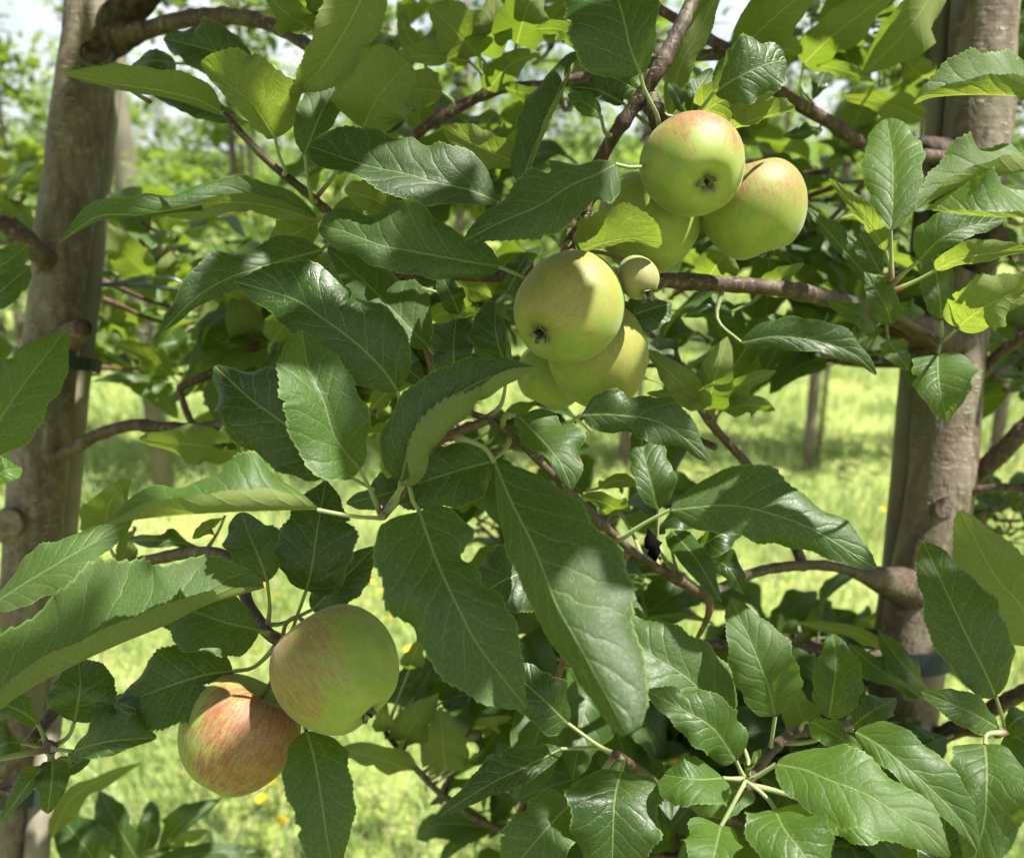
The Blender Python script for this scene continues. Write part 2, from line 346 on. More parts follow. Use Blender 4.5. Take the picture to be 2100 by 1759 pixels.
def grass_material(name, c0, c1, c2):
    k = NT(name); at = k.n('Attribute', attribute_name='shade').outputs['Fac']
    c = k.mix(k.ss(at, 0.0, 0.75), c0, c1); c = k.mix(k.ss(at, 0.86, 0.9), c, c2)
    pb = k.n('BsdfPrincipled', {'Base Color': c, 'Roughness': 0.5, 'Specular IOR Level': 0.4})
    tl = k.n('BsdfTranslucent', {'Color': k.mix(0.5, c, (0.34, 0.44, 0.09))})
    return k.surf(k.n('MixShader', {0: 0.4, 1: pb, 2: tl}))
def grass(n, y0, y1, pw, hmin, hmax, wd, name, label):
    y = y0+(y1-y0)*RNG.random(n)**pw; x = (RNG.random(n)*2-1)*(0.66*y+0.6)
    cl = np.array([mnoise.noise(Vector((a*1.7, b*1.7, 0))) for a, b in zip(x, y)])
    keep = RNG.random(n) < np.clip(0.72+1.1*cl, 0.18, 1); x, y, cl = x[keep], y[keep], cl[keep]; n = len(x)
    h = (hmin+(hmax-hmin)*RNG.random(n))*(0.8+0.6*np.clip(cl+0.3, 0, 1)); a = RNG.random(n)*6.283; le = h*(0.15+0.75*RNG.random(n)); w = wd*(0.6+0.8*RNG.random(n))*(0.7+0.25*y)
    dx, dy = np.cos(a), np.sin(a); ca = RNG.random(n)*6.283; sx, sy = np.cos(ca)*w/2, np.sin(ca)*w/2
    V = np.empty((n, 5, 3), np.float32)
    V[:, 0] = np.stack([x-sx, y-sy, 0*x], 1); V[:, 1] = np.stack([x+sx, y+sy, 0*x], 1)
    mx, my, mz = x+dx*le*0.35, y+dy*le*0.35, h*0.6
    V[:, 2] = np.stack([mx-sx*0.8, my-sy*0.8, mz], 1); V[:, 3] = np.stack([mx+sx*0.8, my+sy*0.8, mz], 1); V[:, 4] = np.stack([x+dx*le, y+dy*le, h], 1)
    b = (np.arange(n)*5)[:, None]
    T = np.concatenate([b+np.array([[0, 1, 3]]), b+np.array([[0, 3, 2]]), b+np.array([[2, 3, 4]])], 0)
    me = bpy.data.meshes.new(name); me.vertices.add(n*5); me.vertices.foreach_set('co', V.ravel())
    me.loops.add(T.size); me.loops.foreach_set('vertex_index', T.ravel().astype(np.int32))
    me.polygons.add(len(T)); me.polygons.foreach_set('loop_start', (np.arange(len(T))*3).astype(np.int32))
    me.update(calc_edges=True); me.materials.append(M_GRASS)
    at = me.attributes.new('shade', 'FLOAT', 'POINT'); at.data.foreach_set('value', np.repeat(RNG.random(n), 5).astype(np.float32))
    link(name, me, kind='stuff', label=label, category='grass')
M_GRASS = grass_material('grass_blades', (0.18, 0.28, 0.075), (0.36, 0.46, 0.17), (0.50, 0.46, 0.29))
grass(90000, 1.0, 11.0, 1.7, 0.03, 0.12, 0.0045, 'grass', 'bright sunlit grass growing between the orchard rows')
# dandelions, each head where the grass shows one
pet_m = simple('dandelion_petals', (0.80, 0.60, 0.015), 0.7, 0.2, (0.72, 0.50, 0.01), 200); stem_m = simple('flower_stem', (0.14, 0.20, 0.05), 0.6)
def dandelion_mesh():
    V, F = [], []
    for ring, (cnt, r, z, l) in enumerate(((14, 0.004, 0.004, 0.013), (12, 0.003, 0.006, 0.009), (8, 0.001, 0.008, 0.006))):
        for i in range(cnt):
            a = 6.283*i/cnt+ring*0.3; c, s = math.cos(a), math.sin(a); b = len(V); w = 0.0022
            V += [(c*r-s*w, s*r+c*w, z-0.003), (c*r+s*w, s*r-c*w, z-0.003), (c*(r+l)+s*w, s*(r+l)-c*w, z+0.003), (c*(r+l)-s*w, s*(r+l)+c*w, z+0.003)]; F.append((b, b+1, b+2, b+3))
    return mesh('flower_head', V, F, [pet_m], smooth=False)
dm = dandelion_mesh()
sv, sf = tube_vf([Vector((0, 0, 0)), Vector((0.004, 0, 0.05)), Vector((0, 0, 0.10))], [0.0018, 0.0016, 0.0015], 6); sm_ = mesh('stem', sv, sf, [stem_m])
DAN = [(433, 1130, 'yellow dandelion glimpsed between leaves above the pair of lower left apples'), (540, 1240, 'yellow dandelion glimpsed just left of the stalks above the lower left apples'), (575, 1258, 'yellow dandelion between the leaf stalks directly above the red flushed apple'),
    (765, 1232, 'topmost of the dandelions right of the large lower green apple'), (785, 1252, 'second dandelion from the top, right of the large lower green apple'), (805, 1308, 'dandelion level with the middle of the large lower green apple, at its right'), (842, 1378, 'lowest dandelion right of the large lower green apple'),
    (1805, 1075, 'single orange yellow dandelion in grass just left of the right trunk'), (1377, 1506, 'yellow dandelion showing through the leaves below the longest hanging leaf'), (1600, 1608, 'yellow dandelion behind the sunlit rosette of leaves at lower right'),
    (540, 1668, 'leftmost dandelion of the three in open grass below the red flushed apple'), (566, 1655, 'topmost dandelion of the three in open grass below the red flushed apple'), (545, 1696, 'lowest dandelion of the three in open grass below the red flushed apple'), (585, 1745, 'dandelion at the bottom edge, left of the leaf hanging under the apples'),
    (1095, 1328, 'yellow dandelion glimpsed between the two big hanging leaves at centre'), (1755, 1330, 'yellow dandelion glimpsed low beside the black band of the right trunk')]
for px, py, lab in DAN:
    g = on_ground(px, py+18); g.z = 0
    t = thing('dandelion', lab, 'flower', g, group='dandelions in the grass')
    h = link('flower_head', dm, g+Vector((0, 0, 0.10)), t); h.rotation_euler = (R(random.uniform(-25, 35)), R(random.uniform(-20, 20)), random.uniform(0, 6)); s_ = random.uniform(0.65, 0.95); h.scale = (s_, s_, s_)
    link('stem', sm_, g, t)

# ------------------------------------------------------------------ rows of apple trees behind
def tiny_leaves(n, fn, seed, size=(0.035, 0.075), keep=None):
    rs = np.random.default_rng(seed); c = fn(n, rs); n = len(c)
    L = size[0]+(size[1]-size[0])*rs.random(n); Wd = L*(0.24+0.12*rs.random(n))
    az = rs.random(n)*6.283; el = rs.normal(-0.15, 0.5, n)
    t = np.stack([np.cos(az)*np.cos(el), np.sin(az)*np.cos(el), np.sin(el)], 1)
    u0 = np.stack([rs.normal(0, 0.45, n), rs.normal(0, 0.45, n), np.ones(n)], 1); s = np.cross(u0, t); s /= np.linalg.norm(s, axis=1)[:, None]; nn = np.cross(t, s)
    fold = (0.1+0.3*rs.random(n))[:, None]; bow = (rs.normal(0.0, 0.12, n)*L)[:, None]; L = L[:, None]; Wd = Wd[:, None]
    V = np.empty((n, 8, 3), np.float32)
    V[:, 0] = c; V[:, 1] = c+t*L*0.4-nn*bow*0.6; V[:, 2] = c+t*L*0.75-nn*bow; V[:, 3] = c+t*L-nn*bow*2
    for j, (f, wf) in enumerate(((0.33, 1.0), (0.70, 0.72))):
        base = c+t*L*f-nn*bow*(0.5 if j == 0 else 0.95)
        V[:, 4+j*2] = base+s*Wd*wf+nn*Wd*wf*fold; V[:, 5+j*2] = base-s*Wd*wf+nn*Wd*wf*fold
    if keep is not None: V = V[keep(V)]; n = len(V)
    b = (np.arange(n)*8)[:, None]
    T = np.concatenate([b+np.array([q]) for q in ([0, 1, 4], [4, 1, 2], [4, 2, 6], [6, 2, 3], [0, 5, 1], [5, 2, 1], [5, 7, 2], [7, 3, 2])], 0)
    T = T[:, ::-1]
    uvl = np.tile(np.array([(0, 0), (.4, 0), (.75, 0), (1, 0), (.33, 1), (.33, -1), (.7, 1), (.7, -1)], np.float32), (n, 1))
    return V.reshape(-1, 3), T, uvl
def np_mesh(name, V, T, mat, uvl=None):
    me = bpy.data.meshes.new(name); me.vertices.add(len(V)); me.vertices.foreach_set('co', np.asarray(V, np.float32).ravel())
    me.loops.add(T.size); me.loops.foreach_set('vertex_index', np.ascontiguousarray(T).ravel().astype(np.int32))
    me.polygons.add(len(T)); me.polygons.foreach_set('loop_start', (np.arange(len(T))*3).astype(np.int32))
    me.polygons.foreach_set('use_smooth', np.ones(len(T), bool)); me.update(calc_edges=True); me.materials.append(mat)
    if 'shade' not in me.attributes:
        at = me.attributes.new('shade', 'FLOAT', 'POINT'); at.data.foreach_set('value', np.repeat(np.random.default_rng(1).random(len(V)//8+1), 8)[:len(V)].astype(np.float32))
    return me
def far_leaf_material():
    k = NT('far_apple_leaf'); at = k.n('Attribute', attribute_name='shade').outputs['Fac']
    c = k.mix(at, (0.035, 0.085, 0.016), (0.085, 0.155, 0.03)); u = k.mix(at, (0.13, 0.18, 0.055), (0.18, 0.24, 0.08))
    back = k.n('NewGeometry').outputs['Backfacing']
    pb = k.n('BsdfPrincipled', {'Base Color': k.mix(back, c, u), 'Roughness': k.math('ADD', 0.38, k.math('MULTIPLY', back, 0.3)), 'Specular IOR Level': 0.5})
    tl = k.n('BsdfTranslucent', {'Color': k.mix(at, (0.18, 0.30, 0.02), (0.30, 0.42, 0.03))})
    return k.surf(k.n('MixShader', {0: 0.45, 1: pb, 2: tl}))
M_FAR = far_leaf_material()
def crown_fn(z0, z1, rad, nb, dens=0.05):
    def fn(n, rs):                      # leaves strung along limbs that leave the stem at many heights
        out = []
        per = max(1, n//nb)
        for i in range(nb):
            z = z0+(z1-z0)*((i+rs.random())/nb)**1.6; a = rs.random()*6.283; ln = rad*(1.15-0.85*(z-z0)/(z1-z0))*(0.6+0.6*rs.random()); rise = rs.normal(0.1, 0.25)*ln
            t = 0.12+0.88*rs.random(per)**0.7
            p = np.stack([np.cos(a)*ln*t, np.sin(a)*ln*t, z+rise*t], 1)+rs.normal(0, dens, (per, 3)); out.append(p)
        return np.concatenate(out)
    return fn
FARV = []
for sdd in range(4):
    V, T, uvl = tiny_leaves(2500, crown_fn(0.75, 2.5, 0.72, 40, 0.055), 100+sdd, (0.04, 0.08))
    crown = np_mesh('crown', V, T, M_FAR)
    rs = random.Random(sdd)
    path = [Vector((0.015*math.sin(z*3+sdd), 0.015*math.cos(z*2.3), z)) for z in np.linspace(-0.02, 2.7, 14)]
    tv, tf = tube_vf(path, [0.030-0.0085*max(0, i-2)/4 if i < 10 else 0.011 for i in range(14)], 9, rough=0.1, seed=sdd); trunk = mesh('trunk', tv, tf, [M_BARK])
    brs = []
    for b in range(9):
        z = 0.75+1.75*b/9; a = rs.uniform(0, 6.28); ln = 0.5*(1.1-0.5*b/9)
        pth = [Vector((math.cos(a)*ln*t, math.sin(a)*ln*t, z+0.12*t*t+0.05*math.sin(4*t))) for t in (0, 0.3, 0.65, 1)]
        bv, bf = tube_vf(pth, [0.009, 0.007, 0.005, 0.002], 6); brs.append(mesh('branch', bv, bf, [M_BRANCH]))
    V, T, uvl = tiny_leaves(900, crown_fn(0.95, 2.5, 0.6, 26, 0.05), 200+sdd, (0.04, 0.08)); thin = np_mesh('crown', V, T, M_FAR)
    FARV.append((crown, trunk, brs, thin))
st_v, st_f = tube_vf([Vector((0, 0, z)) for z in (0, 0.8, 1.6, 2.3)], [0.012]*4, 8); stake_me = mesh('support_stake', st_v, st_f, [M_STAKE])
leafvar = []
for i in range(5):
    V, F, UV, MT = blade([Vector((0, 0, 0)), Vector((0.03, 0, 0.006)), Vector((0.07, 0, -0.006-0.006*i))], 0.019, 0.019, al=(18, -10), ar=(18, -10), teeth=8, m=2, seed=i, view=Vector((0, 0, 1)))
    MI = [0]*len(F); add_petiole(V, F, UV, MT, MI, [Vector((-0.025, 0, -0.006)), Vector((-0.012, 0, -0.002)), Vector((0, 0, 0))], k=4)
    leafvar.append(mesh('leaf', V, F, [M_LEAFM, M_PET], mi=MI, uvs={'blade': UV, 'metric': MT}))
ROWN = ['second', 'third', 'fourth', 'fifth']
ORD = ['first', 'second', 'third', 'fourth', 'fifth', 'sixth', 'seventh', 'eighth', 'ninth', 'tenth', 'eleventh', 'twelfth', 'thirteenth', 'fourteenth', 'fifteenth', 'sixteenth', 'seventeenth', 'eighteenth']
ROWS = [(4.1, [-2.42, -1.22, -0.30, 0.62, 1.52, 2.42]), (7.4, [-4.4+1.1*i for i in range(9)]), (10.7, [-6.6+1.2*i for i in range(12)]), (14.2, [-8.6+1.25*i for i in range(15)])]
for ri, (yy, xs) in enumerate(ROWS):
    for i, x in enumerate(xs):
        rs = random.Random(ri*100+i); x += rs.uniform(-0.06, 0.06); y = yy+rs.uniform(-0.05, 0.05)
        t = thing('apple_tree', 'slim apple tree in the %s orchard row, %s from its left end' % (ROWN[ri], ORD[i]), 'tree', (x, y, 0), group='apple trees in the rows behind')
        crown, trunk, brs, thin = FARV[(i*3+ri) % 4]; crown = thin if (ri == 0 and x > 0.2) else crown; rz = rs.uniform(0, 6.28); sc = rs.uniform(0.92, 1.1)
        for nm, me in [('trunk', trunk), ('crown', crown)]+[('branch', b) for b in brs[:9 if ri < 2 else 0]]:
            o = link(nm, me, (x, y, 0), t); o.rotation_euler = (R(rs.uniform(-1.5, 1.5)) if 0 else 0, 0, rz); o.scale = (sc, sc, sc)
            if nm == 'crown': o['kind'] = 'stuff'
        if ri == 0:            # the leaves that show singly on the nearest of the rows behind
            for q in range(45):
                a = rs.uniform(0, 6.28); rr = rs.uniform(0.12, 0.6); z = rs.uniform(0.7, 2.1)
                o = link('leaf', leafvar[q % 5], (x+math.cos(a)*rr, y+math.sin(a)*rr, z), t); o.rotation_euler = (rs.gauss(0, 0.5), rs.gauss(0.2, 0.5), rs.uniform(0, 6.28)); o.color = (rs.random(), 0, 0, 1)
            s = thing('support_stake', 'thin pale stake beside a second row tree, %s from the left' % ORD[i], 'stake', (x+0.05, y+0.03, 0), stake_me, group='stakes of the second row')
# a thick pale trellis post standing in the second row
g = Vector((-1.62, 3.75, 0))
pv, pf = tube_vf([Vector((0, 0, z)) for z in (0, 0.7, 1.4, 2.1, 2.2)], [0.05, 0.049, 0.048, 0.046, 0.04], 14, rough=0.03)
thing('trellis_post', 'thick pale wooden trellis post in the second row, behind the left trunk', 'post', g, mesh('trellis_post', pv, pf, [simple('weathered_post', (0.18, 0.165, 0.125), 0.8, 0.2, (0.12, 0.115, 0.085), 8, 0.4, 40)]))

# ------------------------------------------------------------------ the two near trees: trunks and limbs
def px_path(pts): return [P3(*p) for p in pts]
def make_tree(key, label, axis, rpx):
    pts = px_path(axis); top, bot = pts[0], pts[-1]
    dirn = (bot-pts[-3]).normalized(); foot = bot+dirn*((bot.z)/max(-dirn.z, 0.2)); foot.z = 0
    t = thing('apple_tree', label, 'tree', foot, group=None)
    up = (pts[0]-pts[2]).normalized()
    full = [foot-Vector((0, 0, 0.02)), foot.lerp(bot, 0.5)]+pts[::-1]+[top+up*0.5, top+up*1.1+Vector((0.03, 0.02, 0))]
    us = [i/90 for i in range(91)]; C = catmull(full, us); r0 = rpx*axis[0][2]/FPX
    rad = [r0*(1.12-0.10*min(1, u/0.5)-(0.75*max(0, u-0.62)/0.38)) for u in us]
    V, F = tube_vf(C, rad, 26, rough=0.075, seed=hash(key) % 7)
    o = link('trunk', mesh('trunk', [v-foot for v in V], F, [M_BARK]), foot, t)
    BRANCHES.append((o, C, key)); TREES[key] = t
    return t
make_tree('L', 'slim apple tree whose bare grey brown trunk stands at the left edge', [(194, -30, .80), (186, 60, .80), (163, 240, .80), (135, 440, .80), (118, 580, .80), (95, 800, .80), (72, 1050, .80), (55, 1250, .80), (25, 1500, .80), (-10, 1759, .80)], 53)
make_tree('R', 'slim apple tree with grey brown trunk at the right, its branches bearing the apples', [(2022, -30, .78), (2009, 240, .78), (1985, 450, .78), (1955, 690, .78), (1927, 1000, .78), (1885, 1250, .78), (1848, 1500, .78), (1832, 1759, .78)], 63)
def branch(key, pts, r, name='branch', mat=None, rough=0.05):
    """pts: (px,py,depth); r: (start,end) radius in mm; the first point is where it leaves its parent"""
    C0 = px_path(pts); n = max(24, 12*len(pts)); us = [i/n for i in range(n+1)]; C = catmull(C0, us)
    rs = random.Random(len(BRANCHES)); nodes = [rs.random() for _ in range(2*len(pts))]
    rad = []
    for u in us:
        x = (r[0]+(r[1]-r[0])*u)/1000
        for q in nodes: x *= 1+0.12*math.exp(-((u-q)/(0.006+0.012*q))**2)
        rad.append(x)
    V, F = tube_vf(C, rad, 12, rough=rough, seed=len(BRANCHES)); loc = C[0]
    o = link(name, mesh(name, [v-loc for v in V], F, [mat or (M_BRANCH if r[0] > 3.2 else M_TWIG)]), loc, TREES[key])
    BRANCHES.append((o, C, key)); return o
branch('R', [(1940, 700, .76), (1900, 675, .72), (1800, 640, .66), (1700, 613, .61), (1600, 592, .575), (1420, 578, .545), (1250, 570, .525), (1050, 566, .53), (850, 560, .55), (720, 545, .57)], (7.6, 3.0))
branch('R', [(1262, 572, .526), (1190, 525, .515), (1165, 510, .505), (1195, 450, .50), (1225, 345, .50), (1262, 274, .49), (1312, 203, .485), (1347, 148, .48), (1390, 66, .485), (1430, -20, .49), (1480, -140, .50)], (3.6, 4.2))
branch('R', [(1330, 195, .485), (1336, 205, .484), (1346, 240, .478), (1356, 262, .472)], (4.4, 5.0), rough=0.25)
branch('R', [(1990, 330, .79), (1890, 320, .74), (1790, 305, .70), (1700, 250, .66), (1600, 190, .63), (1500, 110, .62), (1420, 60, .62), (1330, 5, .63), (1240, -60, .64)], (7, 3.0))
branch('R', [(1500, 110, .62), (1380, 120, .64), (1240, 150, .65), (1120, 175, .66), (1030, 182, .66), (950, 215, .66), (870, 262, .66), (800, 330, .67)], (4.2, 3.8))
branch('L', [(215, 80, .79), (260, 70, .77), (300, 62, .76), (370, 42, .74), (450, 33, .71), (540, 45, .68), (615, 82, .65), (690, 150, .62), (740, 240, .60)], (8.2, 4.0))
branch('L', [(105, 545, .79), (80, 520, .765), (45, 480, .755), (0, 455, .75), (-70, 430, .74), (-160, 420, .73)], (9.5, 6))
branch('L', [(110, 940, .80), (150, 920, .775), (200, 892, .76), (270, 872, .74), (330, 876, .73), (400, 878, .72), (470, 868, .70), (580, 850, .67), (700, 860, .62)], (6.2, 3.2))
branch('L', [(400, 878, .72), (385, 850, .73), (372, 812, .74), (366, 795, .74)], (3, 2.6))
branch('R', [(850, 560, .55), (760, 510, .545), (680, 440, .53), (610, 380, .525), (560, 340, .52), (510, 290, .518), (462, 235, .515)], (3.3, 1.9))
branch('R', [(1870, 1205, .76), (1800, 1185, .72), (1700, 1160, .675), (1600, 1163, .63), (1530, 1180, .60), (1450, 1215, .555), (1390, 1188, .53), (1310, 1140, .505), (1225, 1065, .485), (1100, 940, .475), (1020, 870, .47), (960, 845, .468)], (4.9, 1.7))
branch('R', [(1000, 862, .469), (900, 905, .455), (850, 968, .43), (815, 1020, .42), (783, 1058, .41)], (2.4, 2.5))
branch('R', [(1450, 1215, .555), (1455, 1250, .56), (1440, 1290, .57), (1415, 1330, .58)], (3.0, 0.9))
branch('R', [(1650, 1165, .655), (1600, 1050, .64), (1540, 962, .62), (1487, 902, .61), (1444, 850, .60), (1412, 793, .60), (1380, 715, .60)], (4.2, 2.2))
branch('R', [(1960, 1010, .79), (1990, 985, .78), (2040, 940, .76), (2100, 880, .74), (2180, 800, .72)], (8.5, 7.5))
branch('R', [(1960, 1030, .77), (1985, 1012, .76), (2030, 1001, .75), (2100, 1000, .74), (2180, 1010, .73)], (4.5, 3.2))
branch('R', [(2010, 770, .78), (2045, 730, .76), (2100, 690, .74), (2160, 660, .72)], (5, 4))
branch('R', [(1870, 1510, .76), (1845, 1493, .72), (1740, 1488, .66), (1640, 1500, .60), (1590, 1530, .55), (1535, 1600, .47), (1530, 1608, .43)], (5.5, 2.6))
branch('R', [(1870, 1520, .77), (1915, 1520, .72), (1970, 1500, .65), (2010, 1500, .56), (2066, 1500, .48)], (5, 2.6))
branch('R', [(1865, 1530, .78), (1940, 1500, .75), (2040, 1450, .70), (2100, 1420, .64), (2180, 1400, .6)], (7, 5))
branch('L', [(25, 1640, .78), (-20, 1620, .62), (0, 1596, .50), (54, 1529, .455), (90, 1485, .45), (125, 1435, .45), (160, 1380, .46)], (4, 2.6))
branch('L', [(80, 1530, .46), (100, 1528, .44), (107, 1535, .432)], (2.6, 2.8))
branch('R', [(1450, 1760, .80), (1200, 1745, .76), (1010, 1693, .73), (913, 1634, .71), (862, 1585, .70), (816, 1534, .69), (790, 1500, .69)], (4.5, 2.0))
branch('L', [(70, 1200, .80), (180, 1175, .72), (300, 1150, .62), (400, 1132, .56), (475, 1148, .52), (510, 1240, .48), (548, 1296, .455), (580, 1318, .445)], (5.5, 3.0))
branch('R', [(1560, 1700, .66), (1400, 1640, .56), (1300, 1570, .48), (1262, 1545, .45)], (3.6, 2.2))
branch('R', [(1290, 1130, .50), (1180, 1300, .55), (1140, 1420, .57), (1165, 1490, .56)], (2.6, 2.0))
branch('R', [(1935, 700, .745), (1860, 660, .66), (1832, 630, .60), (1830, 590, .575), (1826, 560, .56)], (3.2, 2.2))
branch('L', [(290, 1790, .95), (285, 1770, .90), (280, 1750, .87)], (2.4, 2.2))
branch('L', [(60, 1790, .80), (180, 1850, .85), (285, 1780, .9)], (4, 2.4))

def lump(key, pts, r, name='knot', mat=None):
    C = px_path(pts); us = [i/8 for i in range(9)]; Cc = catmull(C, us) if len(C) > 1 else C
    V, F = tube_vf(Cc, [(r[0]+(r[1]-r[0])*u)/1000*(1+0.04*math.sin(5*u)-0.35*max(0, u-0.8)) for u in us], 18, rough=0.14, seed=len(V_ALL)); V_ALL.append(1)
    return link(name, mesh(name, [v-Cc[0] for v in V], F, [mat or M_KNOT]), Cc[0], TREES[key])
V_ALL = []
def scar(key, px, py, d, rx, ry, mat, rim=True):
    """a healed pruning cut: a shallow disc with a raised rim"""
    c = P3(px, py, d); V, F = [c-c], []; prof = ((0.25, -0.001), (0.5, 0.0008), (0.72, -0.0004), (0.9, 0.0012), (1.08, 0.0010), (1.4, -0.007)); k = 22
    vw = (CAM-c).normalized()
    for f, h in prof:
        for j in range(k):
            a = 6.283*j/k; w = 1+0.22*mnoise.noise(Vector((1.3*math.cos(a), 1.3*math.sin(a)+f, px)))
            V.append(RT*(math.cos(a)*f*w*rx*d/FPX)+UP*(math.sin(a)*f*w*ry*d/FPX)+vw*h)
    F += [(0, 1+j, 1+(j+1) % k) for j in range(k)]; mi = [0]*k
    for q in range(len(prof)-1):
        for j in range(k): a = 1+q*k+j; b = 1+q*k+(j+1) % k; F.append((a, a+k, b+k, b)); mi.append(1 if q > 3 else 0)
    link('pruning_scar', mesh('pruning_scar', V, F, [mat, M_BARK], mi=mi), c, TREES[key])
lump('L', [(215, 70, .80), (250, 35, .785), (285, 0, .775), (330, -45, .76)], (17, 13), 'branch_stub', M_KNOT)
lump('L', [(205, 90, .80), (240, 78, .785), (275, 66, .77), (310, 59, .757)], (18, 8.0), mat=M_KNOT)
scar('L', 193, 108, .777, 30, 24, M_KNOT)
lump('L', [(135, 695, .79), (155, 680, .772), (172, 672, .765)], (13, 9), 'branch_stub', M_TWIG)
lump('L', [(168, 672, .766), (178, 670, .764)], (7.5, 7), 'cut_end')
lump('L', [(60, 1095, .80), (30, 1085, .785), (15, 1078, .775)], (20, 14), 'branch_stub', M_BARK)
scar('L', 20, 1072, .768, 25, 23, M_SCAR)
lump('R', [(1975, 560, .78), (2005, 520, .755), (2035, 490, .74), (2060, 478, .735)], (20, 16), 'branch_stub', M_KNOT)
lump('R', [(1880, 1215, .775), (1845, 1200, .755), (1800, 1187, .725), (1745, 1172, .695)], (20, 4.5), 'branch_collar', M_BRANCH)
scar('R', 1942, 1040, .752, 26, 22, M_KNOT)
lump('R', [(1960, 330, .78), (1915, 310, .765), (1885, 300, .75)], (16, 9), 'branch_stub', M_KNOT)
lump('R', [(1960, 705, .765), (1925, 692, .745), (1880, 668, .71), (1830, 650, .68)], (17, 6), 'branch_collar', M_BRANCH)

# ------------------------------------------------------------------ stakes, ties, wire, hose
def stake(pts, rpx, label):
    P = px_path(pts); a, b = P[0], P[-1]; dr = (b-a).normalized(); foot = b+dr*(b.z/-dr.z)
    full = [a-dr*0.35]+P+[foot]; us = [i/40 for i in range(41)]; C = catmull(full, us); r = rpx*pts[0][2]/FPX
    rad = [r*(1+(0.10 if i % 13 == 6 else 0)) for i in range(41)]
    V, F = tube_vf(C, rad, 16, rough=0.03)
    thing('support_stake', label, 'stake', foot, mesh('support_stake', [v-foot for v in V], F, [M_STAKE]))
stake([(1930, 0, .815), (1915, 250, .815), (1888, 560, .815), (1864, 850, .815), (1846, 1050, .815), (1815, 1350, .83), (1790, 1600, .84)], 25, 'straight grey stake standing close behind the right apple trunk')
stake([(222, 200, .835), (200, 400, .835), (182, 600, .835), (158, 800, .835), (137, 1050, .835), (120, 1250, .83), (98, 1500, .82), (74, 1759, .80)], 24, 'straight grey stake standing close behind the left apple trunk')
def tie(c, axis, rx, ry, w, th, label, tilt=0):
    """a band slung round trunk and stake"""
    k = 28; V, F = [], []; ax = axis.normalized(); s = RT-ax*RT.dot(ax); s.normalize(); f = ax.cross(s)
    for j in range(k):
        a = 6.283*j/k
        for (r, z) in ((0, -w), (th, -w), (th, w), (0, w)):
            V.append(s*(math.cos(a)*(rx+r))+f*(math.sin(a)*(ry+r))+ax*(z+tilt*math.cos(a)))
    for j in range(k):
        for q in range(4): a = j*4+q; b = j*4+(q+1) % 4; c2 = ((j+1) % k)*4+(q+1) % 4; d2 = ((j+1) % k)*4+q; F.append((a, b, c2, d2))
    thing('tree_tie', label, 'tie', c, mesh('tree_tie', V, F, [M_TIE], smooth=False))
axL = P3(95, 800, .8)-P3(118, 580, .8); axR = P3(1848, 1500, .78)-P3(1885, 1250, .78)
tie(P3(120, 738, .815), axL, 0.034, 0.042, 0.006, 0.002, 'dark green band tying the left trunk to its stake below the stub', 0.002)
tie(P3(38, 1600, .81), axL, 0.036, 0.040, 0.008, 0.002, 'dark band tying the left trunk to its stake near the bottom', 0.003)
tie(P3(1862, 1335, .79), axR, 0.036, 0.044, 0.010, 0.003, 'wide black band tying the right trunk to its stake', -0.010)
def cable(name, label, cat, pts, r, mat):
    C0 = px_path(pts); us = [i/60 for i in range(61)]; C = catmull(C0, us); V, F = tube_vf(C, [r]*61, 8); loc = C[0]
    thing(name, label, cat, loc, mesh(name, [v-loc for v in V], F, [mat]))
cable('trellis_wire', 'thin grey trellis wire running along the row behind both trunks', 'wire', [(-300, 535, .87), (40, 563, .86), (200, 580, .85), (385, 594, .85), (700, 622, .85), (1000, 650, .85), (1520, 707, .85), (1800, 742, .86), (2100, 768, .87), (2400, 790, .88)], 0.0019, M_WIRE)
cable('wire_clip', 'grey wire loop twisted onto the trellis wire beside the left trunk', 'wire', [(178, 590, .845), (230, 582, .84), (320, 570, .84), (352, 571, .84), (374, 582, .843), (380, 596, .848)], 0.0017, M_WIRE)
branch('R', [(1860, 1352, .78), (1700, 1335, .74), (1560, 1326, .72), (1440, 1322, .70), (1330, 1330, .70)], (5.5, 4), rough=0.03)

